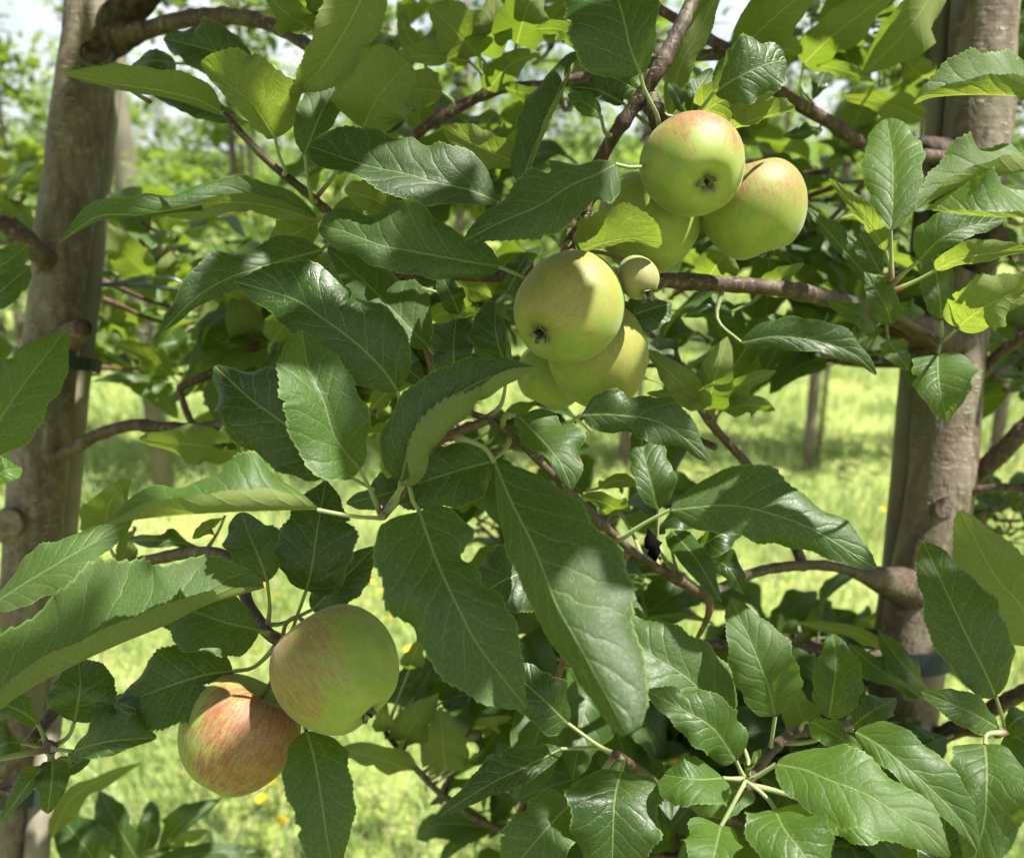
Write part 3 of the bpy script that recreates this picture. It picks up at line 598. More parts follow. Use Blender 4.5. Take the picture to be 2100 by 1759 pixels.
# ------------------------------------------------------------------ apples
def apple_material(name, blush, bdir, yellow=0.3, streak=0.4, downy=False):
    k = NT(name); g = k.n('TexCoord').outputs['Object']
    nrm = k.n('VectorMath', {0: g}, operation='NORMALIZE').outputs[0]
    dt = k.n('VectorMath', {0: nrm, 1: tuple(bdir)}, operation='DOT_PRODUCT').outputs['Value']
    n1 = k.noise(nrm, 2.2, 4); n2 = k.noise(nrm, 9, 4)
    base = k.mix(k.ss(n1, 0.3, 0.7), (0.165, 0.240, 0.036), (0.250, 0.295, 0.056)); base = k.mix(k.math('MULTIPLY', n2, yellow), base, (0.29, 0.31, 0.072))
    if downy: base = k.mix(k.ss(n2, 0.3, 0.7), (0.19, 0.20, 0.07), (0.24, 0.22, 0.09))
    # streaks run from stalk to eye: noise on longitude
    sx = k.n('SeparateXYZ', {0: nrm}); lon = k.math('ARCTAN2', sx.outputs[1], sx.outputs[0])
    sv = k.n('CombineXYZ', {0: k.math('MULTIPLY', lon, 5.0), 1: k.math('MULTIPLY', sx.outputs[2], 1.6)}).outputs[0]
    st = k.math('ADD', k.math('MULTIPLY', k.noise(sv, 2.4, 5, 0.7), 0.6), k.math('MULTIPLY', k.noise(k.mapped(sv, (4.5, 1.2, 1)), 2.4, 4, 0.6), 0.4))
    f = k.math('ADD', dt, k.math('ADD', k.math('MULTIPLY', k.math('SUBTRACT', n1, 0.5), 1.7), k.math('MULTIPLY', k.math('SUBTRACT', st, 0.5), streak*5.5)))
    red = k.mix(k.ss(st, 0.43, 0.58), (0.235, 0.070, 0.052), (0.195, 0.036, 0.034))
    c = k.mix(k.math('MULTIPLY', k.math('MULTIPLY', k.ss(f, 0.05, 0.8), blush), k.ss(st, 0.40, 0.58, 0.72, 1.0)), base, red)
    # pale dots, fewer towards the stalk
    vo = k.n('TexVoronoi', {'Vector': nrm, 'Scale': 17.0}).outputs['Distance']
    vo2 = k.n('TexVoronoi', {'Vector': nrm, 'Scale': 34.0}).outputs['Distance']
    dots = k.math('MAXIMUM', k.ss(vo, 0.17, 0.09), k.math('MULTIPLY', k.ss(vo2, 0.20, 0.10), 0.7))
    c = k.mix(k.math('MULTIPLY', dots, 0.50), c, (0.54, 0.53, 0.27))
    rus = k.ss(k.noise(nrm, 26, 3), 0.74, 0.80); c = k.mix(k.math('MULTIPLY', rus, 0.5), c, (0.20, 0.12, 0.05))
    scuff = k.ss(k.noise(k.mapped(nrm, (3, 3, 9)), 3.0, 5, 0.7), 0.60, 0.72); c = k.mix(k.math('MULTIPLY', scuff, 0.30), c, (0.27, 0.20, 0.085))
    cup = k.ss(k.math('ABSOLUTE', sx.outputs[2]), 0.93, 1.0); c = k.mix(k.math('MULTIPLY', cup, 0.45), c, (0.20, 0.22, 0.07))
    b = k.n('Bump', {'Strength': 0.12, 'Distance': 0.001, 'Height': k.math('ADD', k.math('MULTIPLY', dots, 0.6), k.noise(nrm, 70, 3))})
    ro = k.math('ADD', 0.64 if downy else 0.46, k.math('MULTIPLY', k.noise(nrm, 6, 3), 0.14))
    return k.surf(k.n('BsdfPrincipled', {'Base Color': c, 'Roughness': ro, 'Specular IOR Level': 0.38, 'Subsurface Weight': 0.12, 'Subsurface Radius': (0.6, 0.5, 0.1), 'Subsurface Scale': 0.004, 'Sheen Weight': 0.12, 'Sheen Roughness': 0.4, 'Normal': b}))
def apple(px, py, wpx, d, eye, label, elong=0.94, cone=0.10, blush=0.3, bdir=(0, 0.3, 1), root=None, seed=0, fruitlet=False, spin=0.0, streak=0.4):
    """eye: frame direction (right, down, towards camera) in which the calyx points"""
    rs = random.Random(seed); c = P3(px, py, d); Rr = wpx/2*d/FPX; n, k = 40, 56
    ax = -(RT*eye[0]-UP*eye[1]-FWD*eye[2]).normalized()            # from eye to stalk
    V, F = [], []
    def prof(t, a):
        lob = 1+0.028*math.cos(5*a+seed)*((1-math.cos(t))/2)**2.5+0.018*math.sin(2*a+seed)+0.010*math.sin(3*a+2*seed)
        r = math.sin(t)**0.92*(1+cone*math.cos(t))*lob
        z = elong*math.cos(t)*(1+0.02*math.cos(a+seed))
        z -= (0.16 if fruitlet else 0.34)*math.exp(-(t/0.36)**2); z += (0.05 if fruitlet else 0.23)*math.exp(-((math.pi-t)/0.34)**2)
        return r, z
    for i in range(n+1):
        t = math.pi*i/n
        for j in range(k):
            a = 2*math.pi*j/k; r, z = prof(min(max(t, 1e-3), math.pi-1e-3), a); V.append(Vector((r*math.cos(a), r*math.sin(a), z))*Rr)
    for i in range(n):
        for j in range(k): F.append((i*k+j, (i+1)*k+j, (i+1)*k+(j+1) % k, i*k+(j+1) % k))
    q = ax.to_track_quat('Z', 'Y')
    if spin: q = q @ Matrix.Rotation(spin, 4, 'Z').to_quaternion()
    t_ = thing('apple', label, 'apple', c)
    body = link('fruit', mesh('fruit', V, F, [apple_material('apple_skin', blush, q.inverted() @ (RT*bdir[0]+UP*bdir[1]-FWD*bdir[2]).normalized(), streak=streak, downy=fruitlet)]), c, t_); body.rotation_mode = 'QUATERNION'; body.rotation_quaternion = q
    # calyx: five dried sepals round a dark tuft
    V, F, MI = [], [], []; zb = -Rr*elong+Rr*(0.05 if fruitlet else 0.23)
    sl = Rr*(0.55 if fruitlet else 0.23)
    for s in range(5):
        a = 6.283*s/5+rs.uniform(-0.2, 0.2); ca, sa = math.cos(a), math.sin(a); b = len(V); w = sl*0.30; curl = rs.uniform(0.5, 1.0)
        for i in range(6):
            f = i/5; rr = Rr*0.03+sl*0.75*math.sin(f*1.9*curl+0.25); zz = zb-sl*(0.85*math.sin(min(f*1.7, 1.5))-0.25*f*curl); ww = w*(1-f)**0.7+0.0002
            V += [Vector((ca*rr-sa*ww, sa*rr+ca*ww, zz)), Vector((ca*rr+sa*ww, sa*rr-ca*ww, zz))]
        for i in range(5): F.append((b+2*i, b+2*i+1, b+2*i+3, b+2*i+2)); MI.append(0)
    for s in range(9):
        a = rs.uniform(0, 6.28); r0 = Rr*0.045*rs.random(); v, f = tube_vf([Vector((r0*math.cos(a), r0*math.sin(a), zb)), Vector((2.2*r0*math.cos(a), 2.2*r0*math.sin(a), zb-sl*rs.uniform(0.4, 0.8)))], [0.0006, 0.0004], 4); b = len(V); V += v; F += [tuple(b+x for x in g) for g in f]; MI += [1]*len(f)
    o = link('calyx', mesh('calyx', V, F, [M_CALYX, M_TUFT], mi=MI), c, t_); o.rotation_mode = 'QUATERNION'; o.rotation_quaternion = q
    top = c+ax*(Rr*(elong-0.30)); out = c+ax*(Rr*(elong+0.05))
    rt = P3(*root) if root else nearest_branch(out)[1]
    C = catmull([top, out, out.lerp(rt, 0.5)+ax*0.004, rt], [i/10 for i in range(11)])
    v, f = tube_vf(C, [0.0011]*9+[0.0013, 0.0017], 7)
    link('stalk', mesh('stalk', [x-c for x in v], f, [M_STALK]), c, t_)
M_STALK = simple('apple_stalk', (0.14, 0.15, 0.05), 0.6, 0.3, (0.17, 0.07, 0.045), 70)
apple(1423, 341, 212, .455, (0.16, 0.62, 0.74), 'round green apple with brownish blush on top, calyx facing the viewer, top of the cluster', blush=0.8, bdir=(0.15, 1, 0.15), root=(1358, 262, .474), seed=1, elong=0.93, streak=0.2)
apple(1546, 430, 216, .50, (0.28, 0.92, -0.10), 'sunlit green apple with pinkish shoulder at the right of the upper cluster', blush=0.62, bdir=(0.25, 0.9, 0.45), root=(1370, 275, .49), seed=2, elong=0.98, streak=0.2)
apple(1330, 458, 212, .515, (-0.2, 0.85, 0.2), 'plain green apple half hidden behind the topmost apple and a pale leaf', blush=0.1, bdir=(0, 1, 0), root=(1345, 290, .50), seed=3, elong=1.0)
apple(1165, 633, 222, .448, (-0.57, 0.55, 0.61), 'green apple with dark calyx at its lower left, in front of another apple', blush=0.35, bdir=(-0.1, 0.6, 0.8), root=(1172, 515, .50), seed=4, elong=1.09, cone=0.07, streak=0.25)
apple(1228, 734, 202, .49, (0.25, 0.88, -0.40), 'green apple tucked below and behind the large front apple', blush=0.3, bdir=(0.7, 0.1, 0.6), root=(1190, 530, .512), seed=5, elong=1.10, streak=0.3)
apple(1308, 568, 84, .448, (0.3, 0.75, 0.6), 'tiny olive green fruitlet with star shaped calyx between the apples', elong=1.14, cone=-0.05, blush=0.05, root=(1190, 518, .50), seed=6, fruitlet=True)
apple(691, 1372, 256, .42, (0.64, 0.72, 0.28), 'large smooth green apple with faint red cheek, upper one of the lower pair', blush=0.6, bdir=(-0.8, 0.25, 0.45), root=(578, 1318, .445), seed=7, elong=1.02, cone=0.06, streak=0.4)
apple(487, 1506, 242, .438, (-0.50, 0.82, 0.16), 'red flushed apple, lower one of the pair hanging at lower left', blush=0.85, bdir=(0.45, 0.15, 0.6), root=(560, 1310, .452), seed=8, elong=0.98, cone=0.12, streak=0.5)
apple(1132, 772, 150, .535, (-0.4, 0.9, 0.0), 'green apple mostly hidden behind two apples, only its lower edge showing', blush=0.0, root=(1185, 535, .515), seed=9)
# dried black fruitlet and dry bits
C = [P3(1330, 1085, .52), P3(1333, 1100, .52), P3(1338, 1120, .52), P3(1345, 1150, .52)]
v, f = tube_vf(catmull(C, [i/8 for i in range(9)]), [.0010, .0018, .0034, .0044, .0047, .0044, .0036, .0022, .0008], 14, rough=0.7)
thing('dried_fruitlet', 'shrivelled black dried fruitlet hanging by the brown lower branch', 'fruit', C[0], mesh('dried_fruitlet', [x-C[0] for x in v], f, [M_MUMMY]))

# ------------------------------------------------------------------ leaves, one by one (midrib from base to tip)
H = leaf
FO = (105, 150)          # a half folded up towards the viewer
# centre cluster
H([(738, 962), (690, 902), (663, 820), (631, 748), (620, 676)], (100, 78), (.405, .385), pet=[(780, 1052), (762, 1010)], al=(30, 8), ar=(14, 0), tone=.5, wave=5)
H([(690, 962), (585, 871), (512, 817), (440, 750)], (92, 95), (.43, .425), pet=[(815, 1020), (760, 1000)], al=(5, -20), ar=(18, -20), tone=0.0, wave=16)
H([(822, 985), (845, 905), (905, 832), (1000, 775), (1095, 752)], (74, 140), (.40, .40), pet=[(783, 1056), (812, 1030)], al=(6, -28), ar=(5, 195), tone=.15, wave=7, p=.42, tilt=4)
H([(859, 1047), (889, 1133), (916, 1197), (942, 1251), (983, 1326), (1080, 1452)], (108, 128), (.385, .37), pet=[(836, 985), (842, 1018)], al=(8, -35), ar=(8, -22), tone=.18, wave=17, p=.34, q=.72, notch=.26, tilt=10)
H([(1015, 950), (1050, 1033), (1092, 1116), (1141, 1237), (1178, 1304), (1224, 1389), (1288, 1508)], (145, 75), (.38, .355), pet=[(925, 893), (948, 899), (993, 918)], al=(4, -16), ar=(-40, -62), tone=.12, wave=5, q=.55)
H([(650, 1045), (564, 1047), (470, 1050), (325, 1060), (214, 1076)], (50, 142), (.378, .362), pet=[(778, 1062), (720, 1058)], al=(100, 165), ar=(5, -35), tone=.5, wave=10)
H([(815, 800), (781, 753), (728, 702), (663, 654), (600, 612), (478, 577)], (68, 108), (.445, .43), pet=[(838, 870), (822, 830)], al=(10, -15), ar=(14, -30), tone=0.02, wave=9)
H([(1018, 414), (967, 392), (889, 373), (835, 357), (746, 338), (634, 300)], (66, 104), (.45, .435), al=(20, 0), ar=(14, -18), tone=.12, wave=10, q=.5, pet=[(1080, 440, .46), (1045, 428)])
H([(1023, 547), (964, 538), (862, 519), (781, 502), (701, 473), (655, 464)], (52, 92), (.45, .435), pet=[(1160, 505), (1120, 578), (1080, 570)], al=(15, -30), ar=(14, -15), tone=.2, wave=16, q=.48)
H([(1262, 337), (1219, 360), (1170, 381), (1106, 422), (1025, 457), (950, 496)], (72, 84), (.445, .425), pet=[(1352, 262, .475), (1318, 340)], al=(8, -15), ar=(10, -20), tone=.22, wave=12, notch=-.42)
H([(1070, 380), (1092, 312), (1130, 225), (1165, 150), (1232, 97)], (62, 40), (.455, .445), al=(4, -30), ar=(20, 140), tone=.1, wave=6)
H([(1313, 153), (1291, 94), (1278, 35), (1255, -40), (1235, -110)], (118, 72), (.43, .42), pet=[(1352, 258, .472), (1345, 230), (1322, 185)], al=(8, -10), ar=(18, 6), tone=.12, wave=6)
H([(1464, 190), (1509, 161), (1563, 134), (1612, 122)], (66, 58), (.46, .45), pet=[(1372, 262, .474), (1430, 230)], al=(6, -12), ar=(4, -16), tone=.25, wave=8, q=.5)
H([(1500, 266), (1550, 245), (1600, 230), (1630, 228)], (34, 14), (.475, .47), al=(10, -10), ar=(-20, -40), tone=.9, under=True)
H([(1432, 236), (1480, 205), (1530, 190), (1590, 190)], (48, 45), (.50, .50), tone=.9, under=True, wave=5)
H([(1184, 516), (1240, 497), (1300, 488), (1352, 508)], (72, 10), (.465, .44), al=(8, 0), ar=(0, 0), tone=.6, under=True, twist=40, wave=8, q=.5, tilt=0)
H([(1040, 760), (1020, 700), (1015, 650), (1030, 622)], (52, 52), (.47, .455), tone=.2, al=(10, 0), ar=(10, 160))
H([(935, 770), (930, 720), (935, 655)], (50, 44), (.475, .47), tone=0, mat=M_LEAFO, wave=18, p=.4, q=.4)
H([(942, 643), (925, 605), (903, 558)], (26, 27), (.485, .48), pet=[(985, 700), (968, 675)], tone=.15)
H([(880, 713), (810, 640), (745, 575), (674, 511)], (48, 75), (.50, .50), tone=.3)
H([(1062, 852), (1109, 899), (1133, 926), (1154, 955), (1172, 1004)], (82, 36), (.45, .435), al=(4, -30), ar=(10, 20), tone=.35, wave=12)
H([(1195, 850), (1260, 850), (1340, 862), (1400, 895), (1456, 945)], (60, 46), (.465, .455), al=(12, -25), ar=(8, -40), tone=.02, wave=18)
H([(1350, 1044), (1335, 990), (1320, 930), (1310, 860)], (34, 52), (.52, .525), pet=[(1345, 1145), (1348, 1090)], tone=.25)
H([(1375, 1045), (1480, 1036), (1570, 1050), (1680, 1092), (1797, 1166)], (90, 62), (.475, .465), pet=[(1275, 1105), (1295, 1090), (1330, 1068)], al=(8, -18), ar=(-10, -35), tone=.2, wave=10)
# lower left
H([(-60, 1500), (54, 1416), (150, 1365), (242, 1322), (349, 1278), (430, 1238), (545, 1205)], (190, 50), (.385, .375), al=(0, 6), ar=FO, tone=.6, wave=3, p=.6, q=.7, tilt=32)
H([(-10, 1235), (60, 1190), (130, 1148), (200, 1108), (268, 1074)], (58, 58), (.43, .42), al=(5, -12), ar=(10, -10), tone=.6, wave=5, tilt=36)
H([(532, 1293), (457, 1275), (400, 1255), (325, 1235)], (78, 55), (.445, .44), pet=[(552, 1300)], tone=.35, wave=8)
H([(478, 1376), (430, 1382), (376, 1397), (310, 1420), (238, 1448)], (92, 84), (.445, .44), pet=[(560, 1330, .448), (520, 1368)], al=(8, -8), tone=.3, wave=9)
H([(153, 1478), (160, 1440), (165, 1400), (160, 1350)], (58, 75), (.435, .43), pet=[(110, 1530), (140, 1510)], tone=.2)
H([(150, 1540), (190, 1527), (240, 1518), (322, 1512)], (80, 32), (.425, .415), pet=[(112, 1536)], tone=.22, wave=12)
H([(225, 1432), (270, 1450), (335, 1470)], (26, 38), (.44, .44), tone=.3)
H([(107, 1562), (106, 1600), (98, 1668)], (34, 32), (.43, .425), pet=[(107, 1538)], tone=.3, wave=14)
H([(100, 1566), (60, 1605), (0, 1688)], (16, 28), (.43, .42), pet=[(104, 1540)], tone=.4)
H([(76, 1482), (45, 1460), (0, 1442), (-30, 1440)], (20, 32), (.435, .43), pet=[(98, 1530), (88, 1505)], tone=.35)
H([(40, 1522), (10, 1525), (-40, 1560)], (40, 45), (.44, .44), pet=[(96, 1532), (70, 1528)], tone=.3)
H([(112, 1560), (150, 1570), (200, 1520)], (30, 20), (.45, .45), tone=.2)
H([(628, 1499), (644, 1555), (658, 1631), (674, 1738), (690, 1800)], (66, 64), (.425, .415), pet=[(585, 1325, .445), (610, 1430, .45), (622, 1470, .435)], al=(10, -12), ar=(10, -12), tone=.3, wave=8)
H([(548, 1191), (529, 1138), (513, 1103), (495, 1050)], (58, 60), (.45, .45), pet=[(548, 1290), (553, 1245)], tone=.05)
H([(628, 1210), (639, 1167), (650, 1090), (668, 985)], (75, 80), (.46, .455), pet=[(590, 1305), (610, 1260)], tone=.03, wave=7)
H([(640, 1250), (700, 1190), (770, 1120)], (45, 50), (.48, .48), tone=.05)
H([(850, 985), (800, 1010), (710, 1032)], (35, 42), (.45, .445), tone=.1)
H([(1005, 948), (940, 965), (848, 995), (800, 1020)], (72, 66), (.465, .46), tone=.08)
H([(1105, 1150), (1060, 1178), (1025, 1195), (955, 1240)], (76, 72), (.47, .465), tone=.08)
# upper left
H([(451, 228), (403, 204), (322, 185), (234, 172), (130, 153)], (14, 44), (.515, .495), al=(30, 40), ar=(8, -20), tone=.5, under=True, wave=4)
H([(234, 172), (190, 155), (142, 142)], (6, 22), (.51, .50), tone=.3)
H([(564, 283), (520, 215), (470, 175), (411, 128)], (32, 96), (.50, .485), pet=[(585, 350), (572, 318)], al=(20, 40), ar=(10, -10), tone=.6, under=True, wave=12)
H([(770, -70), (735, 10), (695, 85), (650, 150), (603, 192)], (62, 60), (.46, .45), tone=.3, under=True, wave=5)
H([(745, 262), (765, 218), (790, 180), (838, 128)], (92, 72), (.50, .495), tone=.4, under=True, wave=9, q=.5)
H([(510, 150), (460, 115), (400, 95), (335, 80)], (45, 58), (.60, .60), tone=.1)
H([(360, 130), (320, 125), (272, 130)], (35, 32), (.62, .62), tone=.0)
H([(490, 245), (420, 225), (300, 182)], (22, 28), (.56, .56), tone=.1)
H([(625, 317), (660, 230), (700, 160), (746, 97)], (52, 32), (.505, .51), tone=.25, pet=[(640, 410), (630, 360)])
H([(650, 450), (560, 415), (470, 405), (380, 425), (280, 440), (200, 445), (118, 500)], (16, 46), (.525, .49), al=(-30, -50), ar=(10, -15), tone=.35, wave=22, wf=2.2)
H([(650, 452), (560, 425), (470, 415), (380, 437), (300, 440)], (22, 20), (.53, .51), tone=.5, under=True, wave=12)
H([(660, 512), (560, 540), (470, 570), (400, 612), (330, 682)], (28, 58), (.52, .49), al=(-20, -40), tone=.15, wave=12)
H([(800, 425), (760, 405), (706, 392)], (36, 38), (.50, .50), tone=.6, under=True)
H([(650, 455), (610, 475), (555, 503)], (42, 40), (.55, .55), tone=.6, under=True)
H([(980, 113), (940, 70), (880, 10)], (52, 62), (.60, .59), tone=.4, under=True)
H([(962, 126), (890, 115), (797, 122)], (18, 34), (.61, .60), tone=.2, under=True)
H([(905, 188), (860, 185), (812, 205)], (45, 45), (.62, .62), tone=.2, under=True)
H([(1062, 335), (980, 300), (903, 258)], (36, 40), (.485, .48), tone=.5, under=True)
H([(1232, 236), (1205, 215), (1165, 192)], (22, 26), (.48, .475), pet=[(1241, 272)], tone=.6)
H([(1278, 212), (1225, 185), (1168, 178)], (16, 28), (.485, .48), pet=[(1345, 271, .475), (1310, 240)], tone=.0)
H([(1315, 190), (1270, 165), (1232, 150)], (30, 24), (.50, .50), tone=.3)
H([(1400, 232), (1392, 205), (1372, 170)], (14, 20), (.48, .48), tone=.1)
H([(1418, 235), (1428, 190), (1460, 140)], (24, 28), (.50, .50), tone=.1)
H([(1375, 235), (1390, 150), (1430, 70), (1480, -25)], (24, 26), (.52, .53), tone=.4, under=True)
# right
H([(2170, 205), (2100, 198), (2000, 195), (1915, 200), (1873, 215)], (42, 110), (.405, .40), al=FO, ar=(0, 6), tone=.8, wave=4, tilt=28)
H([(2140, 345), (2060, 360), (1980, 378), (1880, 430)], (38, 104), (.405, .40), al=FO, ar=(2, 4), tone=.75, wave=6, tilt=28)
H([(2160, 448), (2080, 446), (2000, 442), (1898, 430)], (14, 112), (.385, .39), al=(90, 140), ar=(0, 6), tone=.75, wave=6, tilt=28)
H([(1827, 472), (1832, 390), (1830, 320), (1818, 244)], (58, 60), (.51, .52), pet=[(1828, 570), (1828, 520)], tone=.7, wave=4, q=.55, tilt=30)
H([(1815, 512), (1775, 450), (1700, 366)], (12, 26), (.53, .53), pet=[(1828, 575), (1822, 540)], tone=1, under=True)
H([(1885, 534), (1930, 490), (1985, 465), (2065, 450)], (55, 26), (.49, .48), pet=[(1832, 580), (1860, 555)], tone=.4)
H([(1920, 554), (1970, 530), (2030, 520), (2115, 513)], (32, 16), (.475, .46), pet=[(1836, 595), (1880, 575)], tone=.8, under=True)
H([(1963, 672), (2010, 635), (2060, 610), (2125, 585)], (66, 54), (.47, .46), pet=[(1930, 700, .735), (1945, 690, .60)], tone=.9, under=True, wave=14, p=.4)
H([(1923, 728), (1925, 770), (1930, 810), (1942, 864)], (74, 50), (.52, .51), pet=[(1925, 705, .70)], tone=.45, wave=8, p=.4)
H([(1821, 699), (1840, 725), (1864, 760)], (26, 26), (.56, .55), tone=.4)
H([(1829, 664), (1812, 620), (1773, 558)], (28, 30), (.55, .54), tone=.4)
H([(1838, 634), (1865, 632), (1897, 640)], (22, 22), (.58, .575), tone=.6)
H([(1794, 669), (1755, 640), (1698, 616)], (30, 22), (.58, .57), tone=.6)
H([(1520, 702), (1600, 690), (1700, 706), (1760, 732), (1797, 769)], (44, 26), (.54, .53), tone=.05, wave=14)
H([(1805, 560), (1785, 520), (1762, 478)], (26, 28), (.56, .56), tone=.3)
H([(1775, 565), (1715, 495), (1653, 425)], (12, 28), (.57, .56), tone=.3)
H([(1931, 655), (1925, 590), (1908, 515)], (34, 32), (.53, .53), pet=[(1930, 700, .72), (1932, 680, .62)], tone=.3)
H([(2042, 1427), (2014, 1365), (1976, 1290), (1923, 1175), (1892, 1108)], (66, 82), (.455, .44), pet=[(2062, 1498), (2054, 1465)], tone=.25, wave=7)
H([(2140, 1330), (2095, 1243), (2041, 1181), (1968, 1045)], (85, 80), (.56, .55), tone=.2, under=True)
H([(1500, 1480), (1410, 1390), (1320, 1330), (1240, 1250)], (85, 88), (.47, .46), tone=.45, wave=5)
H([(1509, 1558), (1466, 1496), (1415, 1462), (1325, 1415)], (52, 62), (.435, .425), pet=[(1528, 1600)], tone=.5, wave=12)
H([(1590, 1467), (1576, 1408), (1560, 1365), (1536, 1306), (1498, 1226)], (62, 72), (.46, .455), pet=[(1580, 1535, .55), (1584, 1505)], tone=.5)
H([(1700, 1472), (1708, 1420), (1714, 1360), (1708, 1300)], (44, 54), (.50, .50), pet=[(1690, 1490, .63)], tone=.45)
H([(1751, 1488), (1785, 1460), (1838, 1432)], (32, 34), (.54, .53), tone=.05)
H([(1662, 1478), (1710, 1505), (1768, 1537)], (30, 30), (.48, .47), pet=[(1640, 1498, .60), (1648, 1482, .52)], tone=.5)
H([(2046, 1491), (1995, 1462), (1940, 1438), (1888, 1418)], (38, 40), (.455, .445), pet=[(2066, 1502)], tone=.45)
H([(1592, 1566), (1649, 1577), (1705, 1600), (1772, 1625), (1831, 1660), (1885, 1693), (1948, 1757)], (80, 80), (.41, .395), pet=[(1533, 1600), (1555, 1590)], al=(6, -15), ar=(6, -10), tone=.75, wave=7, tilt=34)
H([(1754, 1499), (1800, 1525), (1850, 1565), (1899, 1607), (1966, 1676), (2005, 1745)], (64, 34), (.44, .43), pet=[(1700, 1490, .64)], tone=.5)
H([(2020, 1526), (2024, 1569), (2024, 1620), (2018, 1690), (1990, 1790)], (80, 72), (.43, .42), pet=[(2060, 1502), (2025, 1505)], tone=.35, wave=14, p=.4)
H([(1590, 1660), (1608, 1698), (1649, 1752), (1700, 1830)], (92, 74), (.40, .39), pet=[(1533, 1604), (1570, 1632)], tone=.6, p=.4, tilt=34)
H([(1482, 1595), (1440, 1598), (1400, 1594), (1362, 1588)], (62, 52), (.43, .425), pet=[(1528, 1598)], tone=.5, p=.4, q=.4)
H([(1479, 1693), (1466, 1749), (1445, 1850)], (46, 66), (.40, .39), pet=[(1528, 1604), (1508, 1640)], tone=.65, p=.4, tilt=34)
H([(1273, 1583), (1262, 1631), (1258, 1690), (1255, 1830)], (95, 95), (.445, .435), pet=[(1264, 1546), (1278, 1560)], tone=.15, p=.42)
H([(1173, 1644), (1133, 1685), (1087, 1738), (1020, 1820)], (62, 66), (.445, .435), pet=[(1262, 1548), (1215, 1605)], tone=.25)
H([(1150, 1535), (1077, 1572), (1000, 1610), (902, 1672)], (28, 46), (.49, .48), tone=.03)
H([(1165, 1483), (1110, 1430), (1030, 1360)], (52, 55), (.475, .47), tone=.05)
H([(1535, 1590), (1548, 1565), (1560, 1535)], (20, 18), (.415, .41), pet=[(1530, 1604)], tone=.8, al=(40, 120), ar=(40, 100))
H([(1538, 1608), (1470, 1640), (1420, 1660)], (40, 40), (.50, .50), tone=.4)
H([(1700, 1660), (1760, 1690), (1810, 1690)], (26, 40), (.43, .425), tone=.7)
H([(2070, 1500), (2110, 1530), (2160, 1580)], (50, 50), (.48, .48), tone=.2)
H([(2066, 1496), (2085, 1475), (2120, 1462)], (25, 30), (.47, .47), tone=.3)
H([(1950, 1850), (1940, 1760), (1935, 1660)], (60, 50), (.46, .46), tone=.1)
# left edge
H([(-50, 930), (0, 860), (54, 780), (100, 722), (135, 676)], (66, 70), (.55, .545), tone=.45, wave=4)
H([(-40, 560), (10, 540), (60, 500)], (35, 30), (.62, .62), tone=.4)
H([(-30, 620), (10, 590), (62, 545)], (30, 34), (.60, .60), tone=.3)
H([(-20, 985), (10, 965), (45, 960)], (32, 30), (.50, .50), tone=.9)
# right of the middle apples
H([(1268, 668), (1310, 642), (1378, 622)], (42, 50), (.49, .49), tone=.05)
def Mf(px, w, d, **k): return leaf(px, w, d, fine=False, **k)
